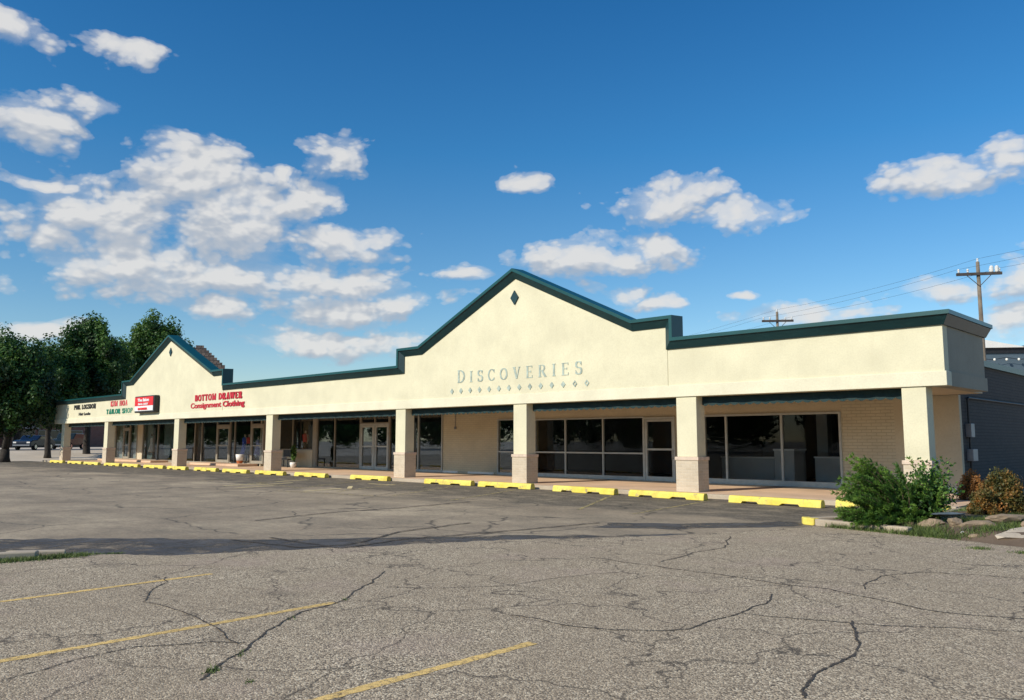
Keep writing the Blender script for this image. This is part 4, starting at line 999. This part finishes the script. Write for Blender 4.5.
grass([(-12.85, 3.0, -12.7, 4.3, .09, 2200, .055, 0), (-13.3, 3.2, -13.1, 3.7, .1, 900, .07, 0), (-12.9, 4.1, -12.5, 4.75, .03, 260, .03, 0), (-13.2, 3.5, -13.05, 3.9, .06, 300, .06, 0)], 'grass', 'weeds growing round the broken kerb on the left')
grass([(-6.1, 3.3, -5.95, 3.15, .02, 30, .02, 0), (-5.75, 2.88, -5.7, 2.82, .03, 60, .035, 0), (-7.3, 5.05, -7.2, 4.95, .02, 16, .02, 0), (-6.9, 4.2, -6.8, 4.1, .02, 16, .02, 0), (-3.72, 14.0, -3.6, 14.05, .07, 200, .04, 0), (-3.1, 13.9, -3.0, 13.95, .07, 200, .04, 0), (-5.3, 2.9, -5.28, 2.88, .02, 20, .02, 0)], 'grass', 'tiny weeds sprouting from the asphalt cracks')

# broken kerb island at the left
t = tag(MB().slab([(-13.4, 2.75), (-13.22, 2.72), (-12.84, 3.72), (-13.0, 3.8)], -.01, .105).build('kerb_stone', M['kerb'], bevel=.02), 'broken concrete kerb stone with weeds round it at the left', 'kerb stone')
tag(MB().slab([(-13.5, 3.5), (-13.1, 3.72), (-12.9, 4.12), (-13.02, 4.16)], -.01, .08).build('kerb_stone', M['kerb'], bevel=.02), 'short pointed kerb fragment lying behind the longer kerb stone', 'kerb stone')
rock(-13.75, 3.42, .08, .1, .1, .24, 0, M['rock'], 'upright brown stone at the left edge of the picture', seed=22)

# ------------------------------------------------------------------ trees
def tree(x, y, h, rx, trunk_r, m, label, n=15000, size=.30, z0=1.7, lean=0., forks=0):
    t = empty('tree', (x, y, 0), label, 'tree', 'dark trees beyond the left end of the plaza')
    cz = (h+z0)/2; rz_ = (h-z0)/2
    nc = 150; u = unit(nc); rad = rng.uniform(.35, .97, (nc, 1))
    shape = np.ones(nc); up = u[:, 2]; shape = np.where(up > 0, 1-.35*up, 1.-.15*(-up))
    cc = u*rad*np.array([rx, rx, rz_])*.82; cc[:, 0] *= shape; cc[:, 1] *= shape
    cc += np.array([x+lean, y, cz])
    cr = rng.uniform(.12, .26, nc)*rx
    idx = rng.integers(0, nc, n); v = unit(n)
    P = cc[idx]+v*(cr[idx]*rng.uniform(.45, 1.05, n))[:, None]*np.array([1, 1, 1.7])
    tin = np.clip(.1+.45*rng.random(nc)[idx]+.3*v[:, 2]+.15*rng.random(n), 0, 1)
    nn = v+unit(n)*.8; nn /= np.linalg.norm(nn, axis=1)[:, None]
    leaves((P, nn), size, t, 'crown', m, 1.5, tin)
    mb = MB(); top = Vector((x+lean*.7, y, z0+rz_*1.1))
    if forks:
        for dx, dy in ((-.9, .2), (.75, -.1), (.15, .5)):
            mb.tube([(x, y, .7), (x+dx*.45, y+dy*.4, 1.9), (x+dx*1.0, y+dy, 3.6), (x+dx*1.4, y+dy*1.5, 5.8)], [trunk_r*.75, trunk_r*.6, trunk_r*.45, .05], 10)
        mb.tube([(x, y, -.05), (x+.02, y, .35), (x, y, 1.0)], [trunk_r*1.45, trunk_r*1.1, trunk_r], 12)
    else: mb.tube([(x, y, -.05), (x+.03, y, .5), (x-.12, y, 1.3), (x+lean*.3, y, 2.6), tuple(top)], [trunk_r*1.35, trunk_r, trunk_r*.92, trunk_r*.75, .06], 12)
    for i in range(12):
        c0 = cc[i]; mb.tube([(x+lean*.3, y, z0+random.uniform(-.2, rz_*.7)), tuple((c0+np.array([x, y, z0+rz_*.6]))/2+rng.normal(size=3)*.2), tuple(c0)], [trunk_r*.4, trunk_r*.22, .03], 6)
    mb.build('trunk', M['bark'], t, smooth=True)
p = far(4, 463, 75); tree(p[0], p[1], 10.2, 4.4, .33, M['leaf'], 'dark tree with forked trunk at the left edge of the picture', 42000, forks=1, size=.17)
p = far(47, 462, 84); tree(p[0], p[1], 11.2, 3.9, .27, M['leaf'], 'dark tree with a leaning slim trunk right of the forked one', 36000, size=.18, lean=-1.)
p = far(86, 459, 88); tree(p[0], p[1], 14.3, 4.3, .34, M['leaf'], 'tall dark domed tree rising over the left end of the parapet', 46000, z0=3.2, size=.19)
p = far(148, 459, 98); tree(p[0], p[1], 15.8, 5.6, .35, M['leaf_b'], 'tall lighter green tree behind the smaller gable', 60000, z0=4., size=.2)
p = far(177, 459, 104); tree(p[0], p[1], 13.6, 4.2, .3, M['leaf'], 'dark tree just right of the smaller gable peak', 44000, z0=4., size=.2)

n = 70000  # unseen tree row behind the camera, added to darken the glass reflections
k_ = rng.integers(0, 84, n); bx_ = np.linspace(-430, 40, 84)+rng.normal(size=84)*2; hh_ = rng.uniform(9, 14, 84); v = unit(n)
P = np.stack([bx_[k_], np.full(n, -62.)+rng.normal(size=84)[k_]*3, hh_[k_]*.5], 1)+v*rng.uniform(.6, 1, (n, 1))*np.stack([np.full(n, 4.6), np.full(n, 4.), hh_[k_]*.5], 1)
o = leaves((P, v), .75, None, 'distant_trees', M['leaf'], 1.4); o['kind'] = 'stuff'; tag(o, 'far row of street trees mirrored dimly in the shop windows', 'trees')

# ------------------------------------------------------------------ far background on the left
def car(px, dist, heading, m, label, suv=False):
    p = far(px, 450, dist); x, y = p[0], p[1]
    t = empty('parked_car', (x, y, .74), label, 'car'); t.rotation_euler = (0, 0, heading)
    L, w, h = (4.7, 1.85, 1.75) if suv else (4.6, 1.8, 1.45)
    prof = [(-L/2, .35), (-L/2, .85), (-L*.42, .98), (-L*.24, 1.02), (-L*.12, h), (L*.28, h-.02), (L*.42, 1.0), (L/2, .9), (L/2, .35)] if not suv else [(-L/2, .4), (-L/2, .95), (-L*.45, 1.1), (-L*.22, 1.15), (-L*.1, h), (L*.44, h-.03), (L*.49, 1.1), (L/2, .9), (L/2, .4)]
    def bld(mb, name, mm, par, **k):
        o = mb.build(name, mm, None, **k); o.parent = par; return o
    b_ = bld(MB().prism(prof, -w/2, w/2), 'body', m, t, bevel=.08)
    gp = [(prof[3][0]+.12, prof[3][1]+.05), (prof[4][0]+.05, h-.12), (prof[5][0]-.05, h-.12), (prof[6][0]-.2, prof[6][1]+.1)]
    bld(MB().prism(gp, -w/2-.01, w/2+.01), 'window', M['car_glass'], t)
    for sx in (-.31, .31):
        for sy in (-1, 1):
            wv = MB(); n = 18; cx, cy0, cy1 = L*sx, sy*(w/2-.18), sy*(w/2+.02)
            wv.tube([(cx, cy0, .33), (cx, cy1, .33)], .33, 18); wo = bld(wv, 'wheel', M['tyre'], t)
            r_ = MB().tube([(cx, cy1, .33), (cx, cy1+sy*.012, .33)], .2, 14); o = r_.build('rim', M['chrome'], None); o.parent = wo
    for sy in (-1, 1): bld(MB().box(-L/2-.03, -L/2+.02, sy*w*.36-.15, sy*w*.36+.15, .68, .82), 'headlight', M['white'], t)
    bld(MB().box(-L/2-.06, -L/2+.01, -w*.45, w*.45, .42, .55), 'bumper', M['metal_grey'], t)
car(34, 95, R(136+0), M['car_blue'], 'dark blue sedan parked between the two left tree trunks')
car(68, 104, R(140), M['car_dark'], 'dark green sport utility vehicle seen beside the leftmost column', True)
qa = [far(a_, 440, d_) for d_ in (83, 92, 240) for a_ in (-500, 118)]
mb = MB(); mb.add([(qa[0][0], qa[0][1], -.04), (qa[1][0], qa[1][1], -.04), (qa[2][0], qa[2][1], .72), (qa[3][0], qa[3][1], .72), (qa[4][0], qa[4][1], .8), (qa[5][0], qa[5][1], .8)], [(0, 1, 3, 2), (2, 3, 5, 4)])
mb.build('terrain', M['ground'], kind='structure')
ra_, rb_, rc_, rd_ = far(-400, 440, 93), far(117, 440, 93), far(117, 440, 106), far(-400, 440, 106)
sheet('road', [ra_[:2], rb_[:2], rc_[:2], rd_[:2]], .74, M['road'])  # flat dark strip across the raised far ground
p1 = far(-60, 440, 128); p2 = far(122, 440, 140)
t = empty('brick_shop', ((p1[0]+p2[0])/2, (p1[1]+p2[1])/2, 0), 'low red brick building with dark openings far behind the left trees', 'building')
ang = math.atan2(p2[1]-p1[1], p2[0]-p1[0]); Lb = math.dist(p1[:2], p2[:2]); t.rotation_euler = (0, 0, ang)
def loc(mb, name, m, par=None):
    o = mb.build(name, M[m], None); o.parent = par or t; return o
loc(MB().box(-Lb/2, Lb/2, 0, 12, 0, 5.2), 'wall', 'brick_red'); loc(MB().box(-Lb/2-.3, Lb/2+.3, -.8, 12.3, 5.2, 5.6), 'roof', 'roof')
for i in range(7):
    if i == 5: continue
    xx = -Lb/2+2+i*Lb/7.3; wv = loc(MB().box(xx, xx+3., -.06, -.003, .3, 3.2), 'window', 'bronze'); loc(MB().box(xx+.1, xx+2.9, -.08, -.063, .4, 3.1), 'pane', 'car_glass', wv)
loc(MB().box(-Lb/2+.5, Lb/2-14, -2.6, -.01, 3.3, 3.7), 'canopy', 'metal_grey')
# stepped shingled roof showing beyond the trees
pk = far(200, 340, 112)
t = empty('shingled_building', (pk[0], pk[1], 0), 'brown shingled roof rising behind the smaller gable', 'building')
a0 = far(176, 440, 112); a1 = far(229, 440, 112); ang = math.atan2(a1[1]-a0[1], a1[0]-a0[0]); t.rotation_euler = (0, 0, ang); hw = math.dist(a0[:2], a1[:2])/2
zt = far(200, 343, 112)[2]; ze = far(229, 364, 112)[2]
loc(MB().box(-hw+.1, hw-.1, 0, 6.5, 0, ze-.5), 'wall', 'brick_red')
mb = MB(); steps = 9
for i in range(steps):
    k0 = 1-i*.105; z0_ = ze-.5+(zt-ze+.5)*i/steps; mb.box(-hw*k0, hw*k0, 3.3-3.3*k0, 3.3+3.3*k0, z0_, z0_+(zt-ze+.5)/steps-.003)
loc(mb, 'roof', 'shingle')

# ------------------------------------------------------------------ shed beyond the right side
p1 = far(978, 440, 62); ang = YAW
t = empty('metal_shed', (p1[0], p1[1], 0), 'blue grey metal building with a low white roof beyond the side wall', 'building'); t.rotation_euler = (0, 0, YAW-R(8))
ze = far(985, 345, 62)[2]-.15; zr = far(985, 336, 62)[2]
loc(MB().box(-9, 14, .3, 16, 0, ze), 'wall', 'shed')
loc(MB().prism([(-9.4, ze), (-1.5, zr+.25), (3.2, ze+.05), (3.2, ze), ], 0, 16.3), 'roof', 'tin')
loc(MB().box(3.21, 14.3, 0, 16.3, ze, ze+.12), 'eave', 'black')
loc(MB().box(-9, 14, .2, .3, ze-.35, ze-.02), 'fascia', 'black')
mb = MB().tube([(-.6+i*.25, -.1, ze-.75-.12*math.cos(i*.9)) for i in range(20)], .02, 4)
g = empty('string_lights', (p1[0], p1[1], ze-.7), 'string of round bulbs hanging under the eave of the blue grey shed', 'string lights'); g.rotation_euler = (0, 0, YAW-R(8))
def gl(mb, name, m): o = mb.build(name, M[m], None, smooth=(name == 'bulb')); o.parent = g; return o
zz = ze-.7
gl(MB().tube([(-.6+i*.25, -.1, -.05-.06*math.cos(i*.9)) for i in range(20)], .018, 4), 'cable', 'black')
for i in range(6):
    gl(MB().lathe([(.02, -.2), (.07, -.16), (.085, -.1), (.05, -.03)], -.2+i*.75, -.1, 10), 'bulb', 'bulb')

# ------------------------------------------------------------------ utility poles and wires
def pole(x, y, h, label, rot, transformer=True):
    t = empty('utility_pole', (x, y, 0), label, 'utility pole', 'utility poles behind the plaza'); t.rotation_euler = (0, 0, rot)
    def b(mb, name, m, par=t, **k): o = mb.build(name, M[m], None, **k); o.parent = par; return o
    b(MB().tube([(0, 0, 0), (0, 0, h*.5), (0, 0, h)], [.14, .12, .09], 12), 'pole', 'wood', smooth=True)
    arm = b(MB().box(-1.12, 1.12, -.17, -.06, h-.75, h-.6), 'crossarm', 'wood_dark')
    for sx in (-1, 1): b(MB().tube([(sx*.62, -.1, h-.72), (0, -.12, h-1.35)], .02, 6), 'brace', 'wood_dark')
    for xx in (-1.0, -.55, .55, 1.0):
        b(MB().lathe([(.03, h-.6), (.06, h-.55), (.04, h-.5), (.07, h-.46), (.035, h-.38)], xx, -.11, 8), 'insulator', 'ceramic', arm)
    b(MB().lathe([(.03, h), (.06, h+.05), (.04, h+.1), (.06, h+.15), (.03, h+.2)], 0, 0, 8), 'insulator', 'ceramic')
    if transformer:
        for xx in (.62, .88): b(MB().lathe([(.08, h-.6), (.1, h-.55), (.1, h-.32), (.05, h-.25)], xx, -.12, 10), 'cutout', 'ceramic')
    return t
P1 = far(977.5, 262, 50); P2 = far(777, 312, 62)
pole(P1[0], P1[1], P1[2], 'nearer wooden utility pole with white insulators at the right', YAW-R(12))
pole(P2[0], P2[1], P2[2], 'farther utility pole whose crossarm shows above the middle of the parapet', YAW-R(6), False)
dv = Vector((P2[0]-P1[0], P2[1]-P1[1], 0)); un = dv.normalized()
for k, (off, lab) in enumerate(((-1., 'lowest power line strung between the two utility poles'), (0., 'power line carried on the pole tops'), (1., 'power line on the outer insulators of the crossarms'))):
    ra = Vector((math.cos(YAW-R(10)), math.sin(YAW-R(10)), 0))
    a = Vector(P1)+ra*off+Vector((0, 0, .18 if off == 0 else -.38)); b_ = Vector(P2)+ra*off+Vector((0, 0, .18 if off == 0 else -.38))
    pts = []
    for (s, e, n) in ((a-dv*1.2+Vector((0, 0, .2)), a, 14), (a, b_, 14), (b_, b_+dv*1.6+Vector((0, 0, -.6)), 14)):
        for i in range(n+1):
            q = i/n; pts.append(s+(e-s)*q+Vector((0, 0, -.9*q*(1-q))))
    tag(MB().tube(pts, .006, 4).build('power_line', M['wire']), lab, 'power line')

# ------------------------------------------------------------------ light: sun and sky with clouds
EL = R(31); TO = Vector((-.22, -1., 0)).normalized()
sd = Vector((TO.x*math.cos(EL), TO.y*math.cos(EL), math.sin(EL)))
sl = bpy.data.lights.new('sun', 'SUN'); sl.energy = 4.7; sl.angle = R(.5); sl.color = (1., .925, .79)
so = bpy.data.objects.new('sun', sl); col.objects.link(so); so.rotation_euler = sd.to_track_quat('Z', 'Y').to_euler(); so.location = (-10, -20, 30)

w = bpy.data.worlds.new('World'); scene.world = w; w.use_nodes = True; nt = w.node_tree; nt.nodes.clear()
out = nt.nodes.new('ShaderNodeOutputWorld'); bg = nt.nodes.new('ShaderNodeBackground'); nt.links.new(bg.outputs[0], out.inputs[0])
sky = nt.nodes.new('ShaderNodeTexSky'); sky.sky_type = 'NISHITA'; sky.sun_disc = False; sky.sun_elevation = EL
sky.sun_rotation = math.atan2(TO.x, TO.y); sky.air_density = 1.0; sky.dust_density = .3; sky.ozone_density = 2.5
bg.inputs['Strength'].default_value = .092
tc = nt.nodes.new('ShaderNodeTexCoord'); nrm = nt.nodes.new('ShaderNodeVectorMath'); nrm.operation = 'NORMALIZE'; nt.links.new(tc.outputs['Generated'], nrm.inputs[0])
sp = nt.nodes.new('ShaderNodeSeparateXYZ'); nt.links.new(nrm.outputs[0], sp.inputs[0])
az = mth(nt, 'ARCTAN2', mth(nt, 'MULTIPLY', sp.outputs[0], -1.), sp.outputs[1]); el = mth(nt, 'ARCSINE', sp.outputs[2])
cb = nt.nodes.new('ShaderNodeCombineXYZ'); nt.links.new(az, cb.inputs[0]); nt.links.new(el, cb.inputs[1])
# squashed, slightly warped cloud space
ns_ = nt.nodes.new('ShaderNodeVectorMath'); ns_.operation = 'MULTIPLY'; ns_.inputs[1].default_value = (1, 1.7, 1); nt.links.new(cb.outputs[0], ns_.inputs[0])
def fbm(vec, scale, det=8, rough=.58, dist=.3):
    n = nt.nodes.new('ShaderNodeTexNoise'); n.noise_dimensions = '2D'; n.inputs['Scale'].default_value = scale; n.inputs['Detail'].default_value = det
    n.inputs['Roughness'].default_value = rough; n.inputs['Distortion'].default_value = dist; nt.links.new(vec, n.inputs['Vector']); return n
n1 = fbm(ns_.outputs[0], 13, 6, .6)
wp = fbm(ns_.outputs[0], 6, 3, .5, 0.)
wsub = nt.nodes.new('ShaderNodeVectorMath'); wsub.operation = 'SUBTRACT'; wsub.inputs[1].default_value = (.5, .5, .5); nt.links.new(wp.outputs['Color'], wsub.inputs[0])
wsc = nt.nodes.new('ShaderNodeVectorMath'); wsc.operation = 'MULTIPLY'; wsc.inputs[1].default_value = (.10, .05, 0); nt.links.new(wsub.outputs[0], wsc.inputs[0])
pv = nt.nodes.new('ShaderNodeVectorMath'); pv.operation = 'ADD'; nt.links.new(cb.outputs[0], pv.inputs[0]); nt.links.new(wsc.outputs[0], pv.inputs[1])
CL = [(188, 185, 62, 42), (110, 218, 82, 38), (240, 225, 75, 48), (130, 262, 82, 34), (235, 278, 120, 30), (308, 208, 34, 21), (352, 240, 52, 15), (330, 283, 85, 20), (400, 302, 55, 11), (345, 305, 62, 22), (228, 308, 38, 17), (340, 342, 85, 15),
      (334, 160, 36, 22), (268, 178, 13, 11), (18, 120, 46, 28), (72, 98, 28, 18), (112, 50, 36, 13), (18, 35, 26, 18), (45, 180, 52, 8),
      (670, 203, 56, 18), (745, 216, 44, 14), (590, 256, 92, 16), (655, 244, 36, 15), (530, 184, 21, 9), (460, 273, 17, 10), (610, 290, 24, 11), (945, 176, 66, 20), (1010, 160, 34, 24), (925, 290, 42, 15), (1008, 280, 40, 20), (1018, 330, 46, 22), (795, 316, 72, 12), (640, 300, 30, 8), (735, 300, 20, 6), (40, 332, 60, 10),
      (-120, 150, 90, 30), (-160, 260, 120, 30), (1150, 220, 110, 30), (1230, 120, 80, 24), (1180, 320, 100, 16)]
def blobs(src):
    acc = None
    for cx, cy, rx, ry in CL:
        a, e = azel(cx, cy); a1, _ = azel(cx+rx, cy); _, e1 = azel(cx, cy-ry); ra = abs(a1-a); re = abs(e1-e)
        ma = nt.nodes.new('ShaderNodeVectorMath'); ma.operation = 'MULTIPLY_ADD'; nt.links.new(src, ma.inputs[0])
        ma.inputs[1].default_value = (1/ra, 1/re, 0); ma.inputs[2].default_value = (-a/ra, -e/re, 0)
        ln = nt.nodes.new('ShaderNodeVectorMath'); ln.operation = 'LENGTH'; nt.links.new(ma.outputs[0], ln.inputs[0])
        acc = ln.outputs['Value'] if acc is None else mth(nt, 'SMOOTH_MIN', acc, ln.outputs['Value'], c=.12)
    return acc
def shift(src, d):
    n = nt.nodes.new('ShaderNodeVectorMath'); n.operation = 'ADD'; n.inputs[1].default_value = d; nt.links.new(src, n.inputs[0]); return n.outputs[0]
def billow(src):
    t = nt.nodes.new('ShaderNodeTexVoronoi'); t.voronoi_dimensions = '2D'; t.feature = 'F1'; t.inputs['Scale'].default_value = 20
    t.inputs['Detail'].default_value = 2.; t.inputs['Roughness'].default_value = .55; t.inputs['Lacunarity'].default_value = 2.3; nt.links.new(src, t.inputs['Vector']); return t.outputs['Distance']
wpv = nt.nodes.new('ShaderNodeVectorMath'); wpv.operation = 'MULTIPLY'; wpv.inputs[1].default_value = (.035, .035, 0); nt.links.new(wsub.outputs[0], wpv.inputs[0])
bsrc = nt.nodes.new('ShaderNodeVectorMath'); bsrc.operation = 'ADD'; nt.links.new(ns_.outputs[0], bsrc.inputs[0]); nt.links.new(wpv.outputs[0], bsrc.inputs[1])
b1 = billow(bsrc.outputs[0]); b2 = billow(shift(bsrc.outputs[0], (.006, .013, 0)))
acc = blobs(pv.outputs[0]); acc2 = blobs(shift(pv.outputs[0], (.004, .02, 0)))
dens = mth(nt, 'ADD', mth(nt, 'MULTIPLY', mth(nt, 'SUBTRACT', 1.09, acc), 1.15), mth(nt, 'ADD', mth(nt, 'MULTIPLY', mth(nt, 'SUBTRACT', n1.outputs['Fac'], .47), 1.5), mth(nt, 'MULTIPLY', mth(nt, 'SUBTRACT', .86, b1), .85)))
alpha = ramp(nt, dens, [(.0, 0.), (.22, .28), (.62, .84), (1., .97)], 'EASE')
veil = ramp(nt, mth(nt, 'ADD', mth(nt, 'SUBTRACT', 1.12, acc), mth(nt, 'MULTIPLY', mth(nt, 'SUBTRACT', n1.outputs['Fac'], .5), 1.6)), [(.0, 0.), (.35, .3), (.9, .72)], 'EASE')
alpha = mth(nt, 'MAXIMUM', alpha, veil)
lit = mth(nt, 'ADD', mth(nt, 'ADD', .58, mth(nt, 'MULTIPLY', mth(nt, 'SUBTRACT', b2, b1), .95)), mth(nt, 'MULTIPLY', mth(nt, 'SUBTRACT', acc2, acc), .9), True)
ccol = ramp(nt, lit, [(0., (3.3, 3.9, 5.0)), (.5, (5.0, 5.3, 6.0)), (1., (7.8, 7.6, 7.5))])
ccol.node.color_ramp.elements[0].color = (.52, .60, .71, 1); ccol.node.color_ramp.elements[1].color = (.66, .70, .76, 1); ccol.node.color_ramp.elements[2].color = (.98, .97, .95, 1)
cs = nt.nodes.new('ShaderNodeVectorMath'); cs.operation = 'SCALE'; cs.inputs['Scale'].default_value = 8.5; nt.links.new(ccol, cs.inputs[0])
grade = ramp(nt, sp.outputs[2], [(.04, (.90, .98, 1.)), (.18, (.56, .86, 1.0)), (.34, (.26, .76, 1.04)), (.6, (.11, .60, .98))])
g2 = nt.nodes.new('ShaderNodeVectorMath'); g2.operation = 'SCALE'; g2.inputs['Scale'].default_value = 1.38; nt.links.new(grade, g2.inputs[0])
tint = mixc(nt, 1., sky.outputs[0], g2.outputs[0], 'MULTIPLY')
fin = mixc(nt, mth(nt, 'MULTIPLY', alpha, .95), tint, cs.outputs[0])
nt.links.new(fin, bg.inputs['Color'])
w.cycles.sampling_method = 'MANUAL'; w.cycles.sample_map_resolution = 512

scene.view_settings.view_transform = 'Standard'; scene.view_settings.look = 'None'; scene.view_settings.exposure = 0
scene.render.resolution_x = 1024; scene.render.resolution_y = 700
scene.render.engine = 'CYCLES'
